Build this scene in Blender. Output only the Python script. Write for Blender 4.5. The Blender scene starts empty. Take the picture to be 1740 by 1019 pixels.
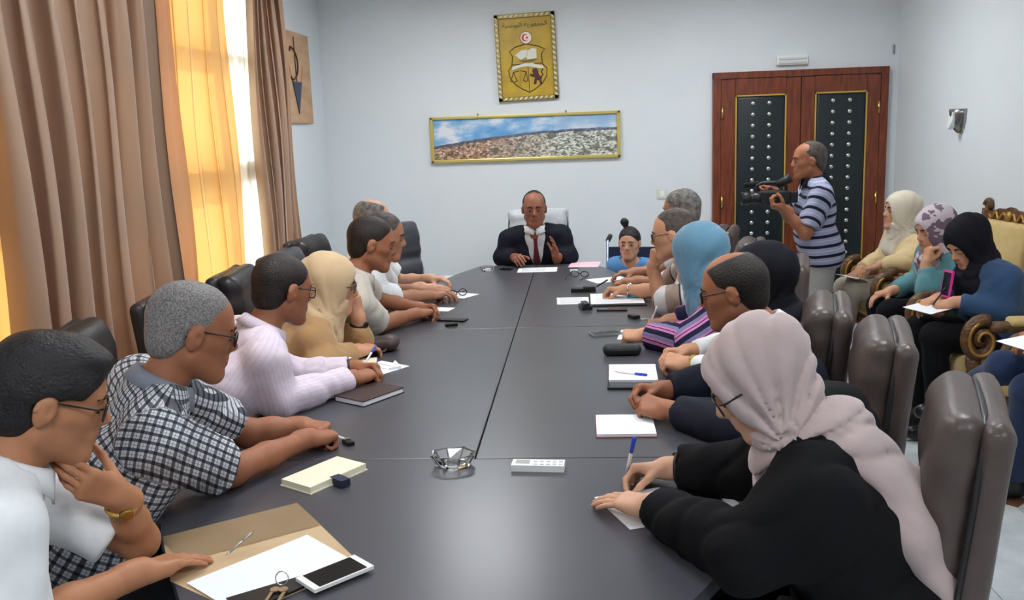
import bpy, bmesh, math, random
import numpy as np
from mathutils import Vector, Matrix
random.seed(7); np.random.seed(7)
scene = bpy.context.scene
COL = scene.collection

# ------------------------------------------------------------------ camera
cam_data = bpy.data.cameras.new('camera')
cam_data.sensor_fit = 'HORIZONTAL'; cam_data.sensor_width = 36.0
cam_data.lens = 36.0 * 1550.0 / 1740.0
cam_data.clip_start = 0.05; cam_data.clip_end = 200
camera = bpy.data.objects.new('camera', cam_data); COL.objects.link(camera)
camera.matrix_world = Matrix(((0.99673, 0.02137, 0.07798, 0.0),
                              (0.07271, 0.18495, -0.98005, 0.0),
                              (-0.03537, 0.98252, 0.18279, 1.70), (0, 0, 0, 1)))
scene.camera = camera

# ------------------------------------------------------------------ world, sun, exposure
world = bpy.data.worlds.new('world'); scene.world = world; world.use_nodes = True
wn = world.node_tree; wn.nodes.clear()
wo = wn.nodes.new('ShaderNodeOutputWorld'); wb = wn.nodes.new('ShaderNodeBackground')
wb.inputs['Color'].default_value = (0.80, 0.90, 1.0, 1); wb.inputs['Strength'].default_value = 2.2
wn.links.new(wb.outputs[0], wo.inputs[0])
sun_data = bpy.data.lights.new('sun', 'SUN'); sun_data.energy = 2.0; sun_data.angle = 0.03
sun_data.color = (1.0, 0.86, 0.66)
sun = bpy.data.objects.new('sun', sun_data); COL.objects.link(sun)
sun.location = (-8, 6, 6)
sun.rotation_euler = Vector((0.80, -0.20, -0.42)).to_track_quat('-Z', 'Y').to_euler()
vs = scene.view_settings
vs.view_transform = 'Standard'; vs.look = 'None'; vs.gamma = 1.0; vs.use_curve_mapping = False
vs.exposure = 0.88
LAMP_STRENGTH = 15.0

# ------------------------------------------------------------------ materials
MATS = {}
def s2l(c):
    return tuple((x / 12.92 if x <= 0.04045 else ((x + 0.055) / 1.055) ** 2.4) for x in c)
def rgb(r, g, b): return s2l((r / 255., g / 255., b / 255.))
def mat(name, col, rough=0.6, metal=0.0, spec=0.5, noise=0.0, nscale=20.0, bump=0.0, bscale=60.0,
        stretch=(1, 1, 1), col2=None, coat=0.0, trans=0.0, sheen=0.0, emit=None, estr=0.0, ior=1.45):
    if name in MATS: return MATS[name]
    m = bpy.data.materials.new(name); m.use_nodes = True
    nt = m.node_tree; b = nt.nodes['Principled BSDF']
    b.inputs['Base Color'].default_value = (*col, 1)
    b.inputs['Roughness'].default_value = rough
    b.inputs['Metallic'].default_value = metal
    b.inputs['Specular IOR Level'].default_value = spec
    b.inputs['Coat Weight'].default_value = coat
    b.inputs['Transmission Weight'].default_value = trans
    b.inputs['Sheen Weight'].default_value = sheen
    b.inputs['IOR'].default_value = ior
    if emit:
        b.inputs['Emission Color'].default_value = (*emit, 1); b.inputs['Emission Strength'].default_value = estr
    if noise > 0 or col2 or bump > 0:
        tc = nt.nodes.new('ShaderNodeTexCoord'); mp = nt.nodes.new('ShaderNodeMapping')
        mp.inputs['Scale'].default_value = stretch
        nt.links.new(tc.outputs['Object'], mp.inputs['Vector'])
        if noise > 0 or col2:
            n = nt.nodes.new('ShaderNodeTexNoise'); n.inputs['Scale'].default_value = nscale
            n.inputs['Detail'].default_value = 4
            nt.links.new(mp.outputs[0], n.inputs['Vector'])
            r = nt.nodes.new('ShaderNodeMix'); r.data_type = 'RGBA'
            c2 = col2 if col2 else tuple(max(0, x * (1 - noise)) for x in col)
            r.inputs[6].default_value = (*col, 1); r.inputs[7].default_value = (*c2, 1)
            rm = nt.nodes.new('ShaderNodeMapRange'); rm.inputs[1].default_value = 0.35; rm.inputs[2].default_value = 0.65
            nt.links.new(n.outputs[0], rm.inputs[0]); nt.links.new(rm.outputs[0], r.inputs[0])
            nt.links.new(r.outputs[2], b.inputs['Base Color'])
        if bump > 0:
            n2 = nt.nodes.new('ShaderNodeTexNoise'); n2.inputs['Scale'].default_value = bscale
            n2.inputs['Detail'].default_value = 3
            nt.links.new(mp.outputs[0], n2.inputs['Vector'])
            bp = nt.nodes.new('ShaderNodeBump'); bp.inputs['Strength'].default_value = bump; bp.inputs['Distance'].default_value = 0.01
            nt.links.new(n2.outputs[0], bp.inputs['Height']); nt.links.new(bp.outputs[0], b.inputs['Normal'])
    MATS[name] = m
    return m

def attr_mat(name, build, rough=0.8, wrinkle=0.0):
    """cloth whose colour follows the per-point pattern coordinates pu, pv (metres along the cloth)"""
    if name in MATS: return MATS[name]
    m = bpy.data.materials.new(name); m.use_nodes = True; nt = m.node_tree
    b = nt.nodes['Principled BSDF']; b.inputs['Roughness'].default_value = rough
    b.inputs['Specular IOR Level'].default_value = 0.2
    def at(n):
        a = nt.nodes.new('ShaderNodeAttribute'); a.attribute_name = n; return a.outputs['Fac']
    def math_(op, a, b_=None):
        x = nt.nodes.new('ShaderNodeMath'); x.operation = op
        for i, v in enumerate((a, b_)):
            if v is None: continue
            if isinstance(v, (int, float)): x.inputs[i].default_value = v
            else: nt.links.new(v, x.inputs[i])
        return x.outputs[0]
    def mix(f, a, c):
        x = nt.nodes.new('ShaderNodeMix'); x.data_type = 'RGBA'
        for i, v in ((0, f), (6, a), (7, c)):
            if isinstance(v, tuple): x.inputs[i].default_value = (*v, 1)
            elif isinstance(v, (int, float)): x.inputs[i].default_value = v
            else: nt.links.new(v, x.inputs[i])
        return x.outputs[2]
    out = build(nt, at, math_, mix)
    if wrinkle > 0:
        tc_ = nt.nodes.new('ShaderNodeTexCoord'); n_ = nt.nodes.new('ShaderNodeTexNoise'); n_.inputs['Scale'].default_value = 20; n_.inputs['Detail'].default_value = 2; n_.inputs['Distortion'].default_value = .8
        nt.links.new(tc_.outputs['Object'], n_.inputs['Vector']); bp_ = nt.nodes.new('ShaderNodeBump'); bp_.inputs['Strength'].default_value = wrinkle; bp_.inputs['Distance'].default_value = .012
        nt.links.new(n_.outputs[0], bp_.inputs['Height']); nt.links.new(bp_.outputs[0], b.inputs['Normal'])
    nt.links.new(out, b.inputs['Base Color'])
    MATS[name] = m
    return m

# ------------------------------------------------------------------ object helpers
def tag(o, label=None, cat=None, group=None, kind=None):
    if label: o['label'] = label
    if cat: o['category'] = cat
    if group: o['group'] = group
    if kind: o['kind'] = kind
    return o
def empty(name, loc=(0, 0, 0), rz=0.0):
    o = bpy.data.objects.new(name, None); COL.objects.link(o); o.empty_display_size = 0.1
    o.location = loc; o.rotation_euler = (0, 0, rz); return o
def link_mesh(name, me, m=None, parent=None, smooth=False):
    o = bpy.data.objects.new(name, me); COL.objects.link(o)
    if m is not None:
        for x in (m if isinstance(m, (list, tuple)) else [m]): me.materials.append(x)
    if smooth: me.polygons.foreach_set('use_smooth', [True] * len(me.polygons))
    if parent is not None:
        o.parent = parent
        if parent.name in WORLD_ROOTS: o.matrix_parent_inverse = Matrix.Translation(-Vector(WORLD_ROOTS[parent.name]))
    return o
WORLD_ROOTS = {}      # things whose parts are modelled in room coordinates
def obj(name, bm, m=None, parent=None, smooth=False, label=None):
    me = bpy.data.meshes.new(name)
    bmesh.ops.recalc_face_normals(bm, faces=bm.faces)
    bm.to_mesh(me); bm.free()
    o = link_mesh(name, me, m, parent, smooth)
    if label: o['label'] = label
    return o
def copy_tree(o, parent=None):
    c = o.copy(); COL.objects.link(c); c.parent = parent
    for ch in list(o.children): copy_tree(ch, c)
    return c
def inv_local(parent, p):
    return parent.matrix_world.inverted() @ Vector(p)

def B(): return bmesh.new()
def add_box(bm, c, s, rot=None, bevel=0.0, seg=2):
    r = bmesh.ops.create_cube(bm, size=1.0)
    vs_ = r['verts']
    M = Matrix.Translation(c) @ (rot.to_4x4() if rot else Matrix()) @ Matrix.Diagonal((s[0], s[1], s[2], 1))
    bmesh.ops.transform(bm, matrix=M, verts=vs_)
    if bevel > 0:
        es = list({e for v in vs_ for e in v.link_edges})
        bmesh.ops.bevel(bm, geom=es, offset=bevel, segments=seg, affect='EDGES', profile=0.5)
    return bm
def add_tube(bm, pts, r, n=8, cap=True, closed=False):
    pts = [Vector(p) for p in pts]
    N = len(pts); rs = r if isinstance(r, (list, tuple)) else [r] * N
    rings = []; up = None
    for i, p in enumerate(pts):
        if closed: t = pts[(i + 1) % N] - pts[i - 1]
        else: t = pts[min(i + 1, N - 1)] - pts[max(i - 1, 0)]
        if t.length < 1e-9: t = Vector((0, 0, 1))
        t.normalize()
        if up is None:
            up = t.orthogonal().normalized()
        else:
            up = up - t * up.dot(t)
            up = up.normalized() if up.length > 1e-6 else t.orthogonal().normalized()
        s = t.cross(up)
        rings.append([bm.verts.new(p + (up * math.cos(a) + s * math.sin(a)) * rs[i])
                      for a in [2 * math.pi * k / n for k in range(n)]])
    M = N if closed else N - 1
    for i in range(M):
        a, b = rings[i], rings[(i + 1) % N]
        for k in range(n):
            bm.faces.new((a[k], a[(k + 1) % n], b[(k + 1) % n], b[k]))
    if cap and not closed:
        bm.faces.new(rings[0]); bm.faces.new(rings[-1])
    return bm
def add_lathe(bm, prof, c=(0, 0, 0), n=20, M=None):
    """prof: list of (radius, z)"""
    rings = []
    T = M if M is not None else Matrix.Translation(c)
    for (r, z) in prof:
        if r < 1e-6: rings.append([bm.verts.new(T @ Vector((0, 0, z)))])
        else: rings.append([bm.verts.new(T @ Vector((r * math.cos(2 * math.pi * k / n), r * math.sin(2 * math.pi * k / n), z))) for k in range(n)])
    for a, b in zip(rings[:-1], rings[1:]):
        for k in range(n):
            k2 = (k + 1) % n
            if len(a) == 1 and len(b) == 1: continue
            if len(a) == 1: bm.faces.new((a[0], b[k], b[k2]))
            elif len(b) == 1: bm.faces.new((a[k], a[k2], b[0]))
            else: bm.faces.new((a[k], a[k2], b[k2], b[k]))
    if len(rings[0]) > 1: bm.faces.new(rings[0])
    if len(rings[-1]) > 1: bm.faces.new(rings[-1])
    return bm
def add_prism(bm, poly, z0, z1, M=None, bevel=0.0):
    T = M if M is not None else Matrix()
    a = [bm.verts.new(T @ Vector((x, y, z0))) for x, y in poly]
    b = [bm.verts.new(T @ Vector((x, y, z1))) for x, y in poly]
    fs = [bm.faces.new(a), bm.faces.new(b)]
    for i in range(len(poly)):
        j = (i + 1) % len(poly); fs.append(bm.faces.new((a[i], a[j], b[j], b[i])))
    if bevel > 0:
        es = [e for e in b[0].link_edges] ; es = list({e for v in b for e in v.link_edges if e.other_vert(v) in b})
        bmesh.ops.bevel(bm, geom=es, offset=bevel, segments=2, affect='EDGES', profile=0.5)
    return bm
def box_obj(name, c, s, m, parent=None, bevel=0.0, rot=None):
    return obj(name, add_box(B(), c, s, rot, bevel), m, parent)

# ------------------------------------------------------------------ signed distance field mesher
def V3(v): return np.array(v, float)
def nrm(v): v = V3(v); return v / max(1e-9, np.linalg.norm(v))
def cone(a, b, ra, rb=None, k=0.02, op='u'):          # round cone (capsule with taper)
    a = V3(a); b = V3(b); rb = ra if rb is None else rb
    return dict(t='c', a=a, b=b, ra=ra, rb=rb, k=k, op=op, bc=(a + b) / 2, br=np.linalg.norm(b - a) / 2 + max(ra, rb))
def flat(a, b, ra, rb=None, k=0.02, op='u', rd=0.004):  # cone with flat ends
    a = V3(a); b = V3(b); rb = ra if rb is None else rb
    return dict(t='f', a=a, b=b, ra=ra - rd, rb=rb - rd, rd=rd, k=k, op=op, bc=(a + b) / 2, br=math.hypot(np.linalg.norm(b - a) / 2, max(ra, rb)))
def ell(c, r, R=None, k=0.02, op='u'):                 # ellipsoid, R columns = axes
    c = V3(c); r = V3(r)
    return dict(t='e', c=c, r=r, R=np.eye(3) if R is None else R, k=k, op=op, bc=c, br=float(r.max()))
def rbox(c, h, rd, R=None, k=0.02, op='u'):
    c = V3(c); h = V3(h)
    return dict(t='b', c=c, r=h - rd, rd=rd, R=np.eye(3) if R is None else R, k=k, op=op, bc=c, br=float(np.linalg.norm(h)))
def half(c, n, k=0.008):                              # remove everything on the n side of the plane
    return dict(t='h', c=V3(c), n=nrm(n), k=k, op='h', bc=V3(c), br=1e9)
def prim_d(q, p):
    t = q['t']
    if t == 'c':
        ba = q['b'] - q['a']; pa = p - q['a']; bb = ba @ ba + 1e-12
        h = np.clip(pa @ ba / bb, 0, 1)
        return np.sqrt(((pa - h[:, None] * ba) ** 2).sum(1)) - (q['ra'] + (q['rb'] - q['ra']) * h)
    if t == 'e':
        l = (p - q['c']) @ q['R']
        k0 = np.sqrt(((l / q['r']) ** 2).sum(1)); k1 = np.sqrt(((l / q['r'] ** 2) ** 2).sum(1)) + 1e-9
        return k0 * (k0 - 1.0) / k1
    if t == 'f':
        ba = q['b'] - q['a']; pa = p - q['a']; bb = ba @ ba + 1e-12; ra, rb = q['ra'], q['rb']
        y = pa @ ba / bb; x = np.sqrt(np.maximum(0, (pa * pa).sum(1) - y * y * bb))
        cax = np.maximum(0, x - np.where(y < .5, ra, rb)); cay = np.abs(y - .5) - .5
        kk = (rb - ra) ** 2 + bb
        f = np.clip(((rb - ra) * (x - ra) + y * bb) / kk, 0, 1)
        cbx = x - ra - f * (rb - ra); cby = y - f
        s = np.where((cbx < 0) & (cay < 0), -1.0, 1.0)
        return s * np.sqrt(np.minimum(cax ** 2 + cay ** 2 * bb, cbx ** 2 + cby ** 2 * bb)) - q['rd']
    if t == 'b':
        l = np.abs((p - q['c']) @ q['R']) - q['r']
        return np.sqrt((np.maximum(l, 0) ** 2).sum(1)) + np.minimum(l.max(1), 0) - q['rd']
    if t == 'h':
        return (p - q['c']) @ q['n']
def sdf(prims, p, disp=None, bc=None, br=None):
    d = np.full(len(p), 1.0)
    for q in prims:
        if bc is not None and q['br'] < 1e8:
            if np.linalg.norm(bc - q['bc']) - q['br'] > br + 2.0 * q['k'] + 0.03: continue
        e = prim_d(q, p); k = q['k']
        if q['op'] == 'u':
            h = np.clip(.5 + .5 * (d - e) / k, 0, 1); d = d * (1 - h) + e * h - k * h * (1 - h)
        elif q['op'] == 's':
            h = np.clip(.5 - .5 * (d + e) / k, 0, 1); d = d * (1 - h) - e * h + k * h * (1 - h)
        else:
            h = np.clip(.5 - .5 * (d - e) / k, 0, 1); d = d * (1 - h) + e * h + k * h * (1 - h)
    if disp is not None: d = d - disp(p)
    return d
EDG = [(0, 1), (2, 3), (4, 5), (6, 7), (0, 2), (1, 3), (4, 6), (5, 7), (0, 4), (1, 5), (2, 6), (3, 7)]
def surf(prims, res, disp=None, smooth=1, amp=0.0, lo=None, hi=None):
    us = [q for q in prims if q['op'] == 'u']
    if lo is None: lo = np.min([q['bc'] - q['br'] for q in us], 0)
    if hi is None: hi = np.max([q['bc'] + q['br'] for q in us], 0)
    lo = V3(lo) - 0.02 - amp; hi = V3(hi) + 0.02 + amp
    Bk = 8
    nb = np.ceil((hi - lo) / (res * Bk)).astype(int) + 1
    ii = np.stack(np.meshgrid(*[np.arange(n) for n in nb], indexing='ij'), -1).reshape(-1, 3)
    cen = lo + (ii + .5) * Bk * res - res / 2
    cd = sdf(prims, cen)
    D = np.empty(nb * Bk)
    D6 = D.reshape(nb[0], Bk, nb[1], Bk, nb[2], Bk)
    D6[:] = np.where(cd < 0, -1.0, 1.0).reshape(nb[0], 1, nb[1], 1, nb[2], 1)
    R = Bk * res * .87
    act = np.abs(cd) < R * 1.2 + amp + 0.012
    g = (np.stack(np.meshgrid(*[np.arange(Bk)] * 3, indexing='ij'), -1).reshape(-1, 3)) * res
    for (i, c) in zip(ii[act], cen[act]):
        p = lo + i * Bk * res + g
        D6[i[0], :, i[1], :, i[2], :] = sdf(prims, p, disp, c, R + amp).reshape(Bk, Bk, Bk)
    S = D < 0
    c8 = [S[x:S.shape[0] - 1 + x, y:S.shape[1] - 1 + y, z:S.shape[2] - 1 + z] for x in (0, 1) for y in (0, 1) for z in (0, 1)]
    sm = c8[0].astype(np.int8)
    for c in c8[1:]: sm = sm + c
    cell = (sm > 0) & (sm < 8)
    ci = np.argwhere(cell)
    idx = np.full(cell.shape, -1, np.int64); idx[cell] = np.arange(len(ci))
    offs = np.array([(x, y, z) for x in (0, 1) for y in (0, 1) for z in (0, 1)])
    dv = np.stack([D[ci[:, 0] + o[0], ci[:, 1] + o[1], ci[:, 2] + o[2]] for o in offs], 1)
    acc = np.zeros((len(ci), 3)); cnt = np.zeros(len(ci))
    for a, b in EDG:
        m = (dv[:, a] < 0) != (dv[:, b] < 0)
        t = np.where(m, dv[:, a] / np.where(m, dv[:, a] - dv[:, b], 1), 0)
        acc += np.where(m[:, None], offs[a] + t[:, None] * (offs[b] - offs[a]), 0); cnt += m
    v = lo + (ci + acc / cnt[:, None]) * res
    quads = []
    for ax in range(3):
        u, w = [(1, 2), (2, 0), (0, 1)][ax]
        sl0 = [slice(1, s - 1) for s in S.shape]; sl1 = list(sl0)
        sl0[ax] = slice(0, S.shape[ax] - 1); sl1[ax] = slice(1, S.shape[ax])
        A = S[tuple(sl0)]; C = S[tuple(sl1)]
        for flip, m in ((False, A & ~C), (True, ~A & C)):
            e = np.argwhere(m)
            if len(e) == 0: continue
            base = e.copy(); base[:, u] += 1; base[:, w] += 1
            def cellat(du, dw):
                q = base.copy(); q[:, u] -= du; q[:, w] -= dw
                return idx[q[:, 0], q[:, 1], q[:, 2]]
            q4 = np.stack([cellat(1, 1), cellat(0, 1), cellat(0, 0), cellat(1, 0)], 1)
            quads.append(q4[:, ::-1] if flip else q4)
    f = np.concatenate(quads) if quads else np.zeros((0, 4), int)
    f = f[(f >= 0).all(1)]
    for _ in range(smooth):
        s = np.zeros_like(v); n = np.zeros(len(v))
        for a, b in ((0, 1), (1, 2), (2, 3), (3, 0)):
            np.add.at(s, f[:, a], v[f[:, b]]); np.add.at(n, f[:, a], 1)
            np.add.at(s, f[:, b], v[f[:, a]]); np.add.at(n, f[:, b], 1)
        v = v * .4 + .6 * s / np.maximum(n, 1)[:, None]
    return v, f
def np_mesh(name, parts, attrs=None):
    """parts: list of (v, f) joined to one mesh; attrs: {name: array over all points}"""
    off = 0; vs_, fs_ = [], []
    for v, f in parts:
        vs_.append(v); fs_.append(f + off); off += len(v)
    v = np.concatenate(vs_); f = np.concatenate(fs_)
    me = bpy.data.meshes.new(name)
    me.vertices.add(len(v)); me.vertices.foreach_set('co', v.astype(np.float32).ravel())
    me.loops.add(f.size); me.loops.foreach_set('vertex_index', f.astype(np.int32).ravel())
    me.polygons.add(len(f)); me.polygons.foreach_set('loop_start', (np.arange(len(f)) * 4).astype(np.int32))
    try: me.polygons.foreach_set('loop_total', np.full(len(f), 4, np.int32))
    except Exception: pass
    me.polygons.foreach_set('use_smooth', np.ones(len(f), bool))
    if attrs:
        for n, a in attrs.items():
            at = me.attributes.new(n, 'FLOAT', 'POINT'); at.data.foreach_set('value', a.astype(np.float32))
    me.update(calc_edges=True); me.validate()
    return me
def waves(seed, freq, n=5, ani=(1, 1, 1)):
    rs = np.random.RandomState(seed)
    K = rs.normal(size=(n, 3)); K /= np.linalg.norm(K, axis=1)[:, None]; K *= freq * rs.uniform(.6, 1.5, (n, 1)) * np.array(ani)
    ph = rs.uniform(0, 6.28, n)
    return lambda p: np.sin(p @ K.T + ph).mean(1) * 1.4

# ================================================================== the room
XL, XR, YB, YN, ZC = -2.17, 2.58, 7.80, -2.6, 2.92
M_wall = mat('wall_paint', rgb(222, 228, 232), 0.75, noise=0.02, nscale=3, bump=0.03, bscale=180)
M_ceil = mat('ceiling_paint', rgb(235, 236, 236), 0.85)
M_marble = mat('white_marble', rgb(214, 218, 220), 0.18, col2=rgb(188, 194, 198), nscale=5)
M_grout = mat('floor_grout', rgb(150, 152, 152), 0.6)
M_brown_tile = mat('brown_tile', rgb(132, 92, 70), 0.2, col2=rgb(112, 76, 58), nscale=14)
M_wood = mat('mahogany', rgb(128, 62, 34), 0.35, col2=rgb(92, 42, 24), nscale=7, stretch=(6, 6, 0.8))
M_gold = mat('gold_paint', rgb(202, 168, 84), 0.35, metal=0.6)
M_brass = mat('brass', rgb(190, 160, 90), 0.3, metal=1.0)
M_chrome = mat('chrome', rgb(205, 205, 205), 0.15, metal=1.0)
M_white_pl = mat('white_plastic', rgb(236, 236, 232), 0.4)
M_black_pl = mat('black_plastic', rgb(20, 20, 22), 0.38)
M_pad = mat('black_padding', rgb(22, 32, 36), 0.34, bump=0.15, bscale=120)

def struct(o): o['kind'] = 'structure'; return o
floor = struct(box_obj('floor', ((XL + XR) / 2, (YN + YB) / 2, -0.056), (XR - XL + .4, YB - YN + .4, 0.10), M_grout))
TS = 0.415
tile_me = None; dia_me = None
nx0, nx1 = -1, 6; ny0, ny1 = 0, 15
for ix in range(-5, 6):
    for iy in range(-2, 17):
        x = 0.216 + ix * TS + TS / 2; y = 0.67 + iy * TS + TS / 2
        if x - TS / 2 < XL - .05 or x + TS / 2 > XR + .35 or y + TS / 2 > YB + .2: continue
        if tile_me is None:
            o = obj('tile', add_box(B(), (0, 0, 0), (TS - .003, TS - .003, 0.008), bevel=0.001, seg=1), M_marble, floor); tile_me = o.data
        else:
            o = bpy.data.objects.new('tile', tile_me); COL.objects.link(o); o.parent = floor
        o.location = (x, y, -0.004)
        if ix % 2 == 0 and iy % 2 == 0:
            if dia_me is None:
                d = obj('diamond_tile', add_prism(B(), [(.085, 0), (0, .085), (-.085, 0), (0, -.085)], -0.003, 0.0012), M_brown_tile, floor); dia_me = d.data
            else:
                d = bpy.data.objects.new('diamond_tile', dia_me); COL.objects.link(d); d.parent = floor
            d.location = (x - TS / 2, y - TS / 2, 0)
# walls
struct(box_obj('wall_back', ((XL + XR) / 2, YB + .1, ZC / 2), (XR - XL + .4, .2, ZC), M_wall))
struct(box_obj('wall_right', (XR + .1, (YB + YN) / 2, ZC / 2), (.2, YB - YN, ZC), M_wall))
struct(box_obj('wall_front', ((XL + XR) / 2, YN - .1, ZC / 2), (XR - XL + .4, .2, ZC), M_wall))
struct(box_obj('ceiling', ((XL + XR) / 2, (YN + YB) / 2, ZC + .05), (XR - XL + .4, YB - YN + .4, .1), M_ceil))
# left wall with a wide window opening
WY0, WY1, WZ0, WZ1 = 2.55, 6.56, 0.25, 2.70
bm = B()
add_box(bm, (XL - .05, (YN + WY0) / 2, ZC / 2), (.1, WY0 - YN, ZC))
add_box(bm, (XL - .05, (WY1 + YB) / 2, ZC / 2), (.1, YB - WY1, ZC))
add_box(bm, (XL - .05, (WY0 + WY1) / 2, WZ0 / 2), (.1, WY1 - WY0, WZ0))
add_box(bm, (XL - .05, (WY0 + WY1) / 2, (WZ1 + ZC) / 2), (.1, WY1 - WY0, ZC - WZ1))
struct(obj('wall_left', bm, M_wall))
M_frame = mat('window_frame_paint', rgb(196, 184, 166), 0.5)
def pane_glass(name, refl=.08):
    m = bpy.data.materials.new(name); m.use_nodes = True; nt = m.node_tree; nt.nodes.clear()
    out = nt.nodes.new('ShaderNodeOutputMaterial'); t_ = nt.nodes.new('ShaderNodeBsdfTransparent'); g_ = nt.nodes.new('ShaderNodeBsdfGlossy')
    t_.inputs[0].default_value = (.96, .98, .98, 1); g_.inputs['Roughness'].default_value = .02
    mx = nt.nodes.new('ShaderNodeMixShader')
    mx.inputs[0].default_value = refl; nt.links.new(t_.outputs[0], mx.inputs[1]); nt.links.new(g_.outputs[0], mx.inputs[2]); nt.links.new(mx.outputs[0], out.inputs[0])
    MATS[name] = m; return m
M_glass = pane_glass('window_glass')
bm = B(); xw = XL - .045
for y in (WY0 + .03, WY0 + 1.2, WY1 - 1.2, WY1 - .03): add_box(bm, (xw, y, (WZ0 + WZ1) / 2), (.06, .07, WZ1 - WZ0))
for z, h in ((WZ0 + .03, .06), (1.50, .16), (2.20, .10), (WZ1 - .03, .06)): add_box(bm, (xw, (WY0 + WY1) / 2, z), (.055, WY1 - WY0, h))
win = struct(obj('window_1', bm, M_frame))
for (y0, y1) in ((WY0 + .06, WY0 + 1.17), (WY0 + 1.23, WY1 - 1.23), (WY1 - 1.17, WY1 - .06)):
    for (z0, z1) in ((WZ0 + .06, 1.42), (1.58, 2.15), (2.25, WZ1 - .06)):
        box_obj('pane', (xw, (y0 + y1) / 2, (z0 + z1) / 2), (.004, y1 - y0, z1 - z0), M_glass, win)
struct(box_obj('baseboard_back', ((XL + 1.06) / 2, YB - .008, .05), (1.06 - XL, .016, .10), mat('baseboard_stone', rgb(190, 188, 182), .3)))
struct(box_obj('baseboard_right', (XR - .008, (YB + YN) / 2, .05), (.016, YB - YN, .10), MATS['baseboard_stone']))

# ------------------------------------------------------------------ curtains
def cloth_mat(name, c, trans_c, tw, rough=.5, sheen=.3):
    m = bpy.data.materials.new(name); m.use_nodes = True; nt = m.node_tree; nt.nodes.clear()
    out = nt.nodes.new('ShaderNodeOutputMaterial'); p = nt.nodes.new('ShaderNodeBsdfPrincipled')
    p.inputs['Base Color'].default_value = (*c, 1); p.inputs['Roughness'].default_value = rough
    p.inputs['Sheen Weight'].default_value = sheen
    t = nt.nodes.new('ShaderNodeBsdfTranslucent'); t.inputs[0].default_value = (*trans_c, 1)
    mx = nt.nodes.new('ShaderNodeMixShader'); mx.inputs[0].default_value = tw
    nt.links.new(p.outputs[0], mx.inputs[1]); nt.links.new(t.outputs[0], mx.inputs[2]); nt.links.new(mx.outputs[0], out.inputs[0])
    MATS[name] = m; return m
M_cur = cloth_mat('brown_satin', rgb(158, 130, 106), rgb(235, 130, 60), 0.04, 0.42)
M_sheer = cloth_mat('golden_sheer', rgb(226, 180, 112), rgb(255, 190, 104), 0.34, 0.6)
M_white_sheer = cloth_mat('white_sheer', rgb(245, 238, 220), rgb(255, 246, 226), 0.8, 0.6)
def curtain(name, y0, y1, x, n, amp, m, label, seed, z0=0.03, z1=2.76, tight=0.0, group=None):
    rs = random.Random(seed); NU = n * 14; NV = 26
    ph = [rs.uniform(-.35, .35) for _ in range(n + 2)]; am = [rs.uniform(.55, 1.25) for _ in range(n + 2)]
    bm = B(); grid = []
    for j in range(NV + 1):
        v = j / NV; z = z1 + (z0 - z1) * v; row = []
        for i in range(NU + 1):
            u = i / NU; k = u * n; ki = int(k); fr = k - ki
            p = ph[ki] * (1 - fr) + ph[ki + 1] * fr; a = am[ki] * (1 - fr) + am[ki + 1] * fr
            w = math.sin(2 * math.pi * (k + p * (0.4 + .6 * v)))
            w = math.copysign(abs(w) ** 0.8, w)
            yy = y0 + (y1 - y0) * u
            yc = (y0 + y1) / 2; yy = yc + (yy - yc) * (1 - tight * (1 - v) ** 2)
            xx = x + amp * a * w * (.75 + .35 * v) + .012 * math.sin(9 * v + seed + 5 * u)
            yy += .022 * math.sin(4 * math.pi * k + 1.3 + 2 * v)
            row.append(bm.verts.new((xx, yy, z)))
        grid.append(row)
    for j in range(NV):
        for i in range(NU): bm.faces.new((grid[j][i], grid[j][i + 1], grid[j + 1][i + 1], grid[j + 1][i]))
    return tag(obj(name, bm, m, None, True), label, 'curtain', group)
curtain('curtain', 3.04, 4.42, XL + .17, 8, .058, M_cur, 'wide brown satin curtain in deep folds, beside the glowing golden sheer', 3)
curtain('curtain', 5.76, 6.44, XL + .12, 6, .045, M_cur, 'narrow brown satin curtain gathered beside the wooden wall plaque', 8, tight=.12)
curtain('sheer_curtain', 4.22, 5.56, XL + .08, 6, .032, M_sheer, 'golden sheer curtain glowing with sunlight between two brown curtains', 5)
M_lining = cloth_mat('tan_lining', rgb(214, 172, 122), rgb(240, 176, 104), 0.22, 0.6)
curtain('sheer_curtain', 4.20, 4.66, XL + .125, 2, .018, M_lining, 'pale tan curtain lining between the brown satin and the golden sheer', 4)
curtain('sheer_curtain', 5.48, 6.05, XL + .025, 3, .012, M_white_sheer, 'bright white sheer strip showing beside the golden sheer curtain', 9)
curtain('sheer_curtain', 2.3, 3.55, XL + .07, 5, .02, M_sheer, 'orange sheer curtain at the outer edge of the wide brown curtain', 6)
bm = B(); add_tube(bm, [(XL + .13, 2.1, 2.79), (XL + .13, 6.55, 2.79)], .016, 10)
for y in (2.15, 4.3, 6.5): add_tube(bm, [(XL, y, 2.79), (XL + .13, y, 2.79)], .009, 8)
tag(obj('curtain_rod', bm, M_brass), 'long brass rod that the curtains hang from', 'curtain rod')

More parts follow.
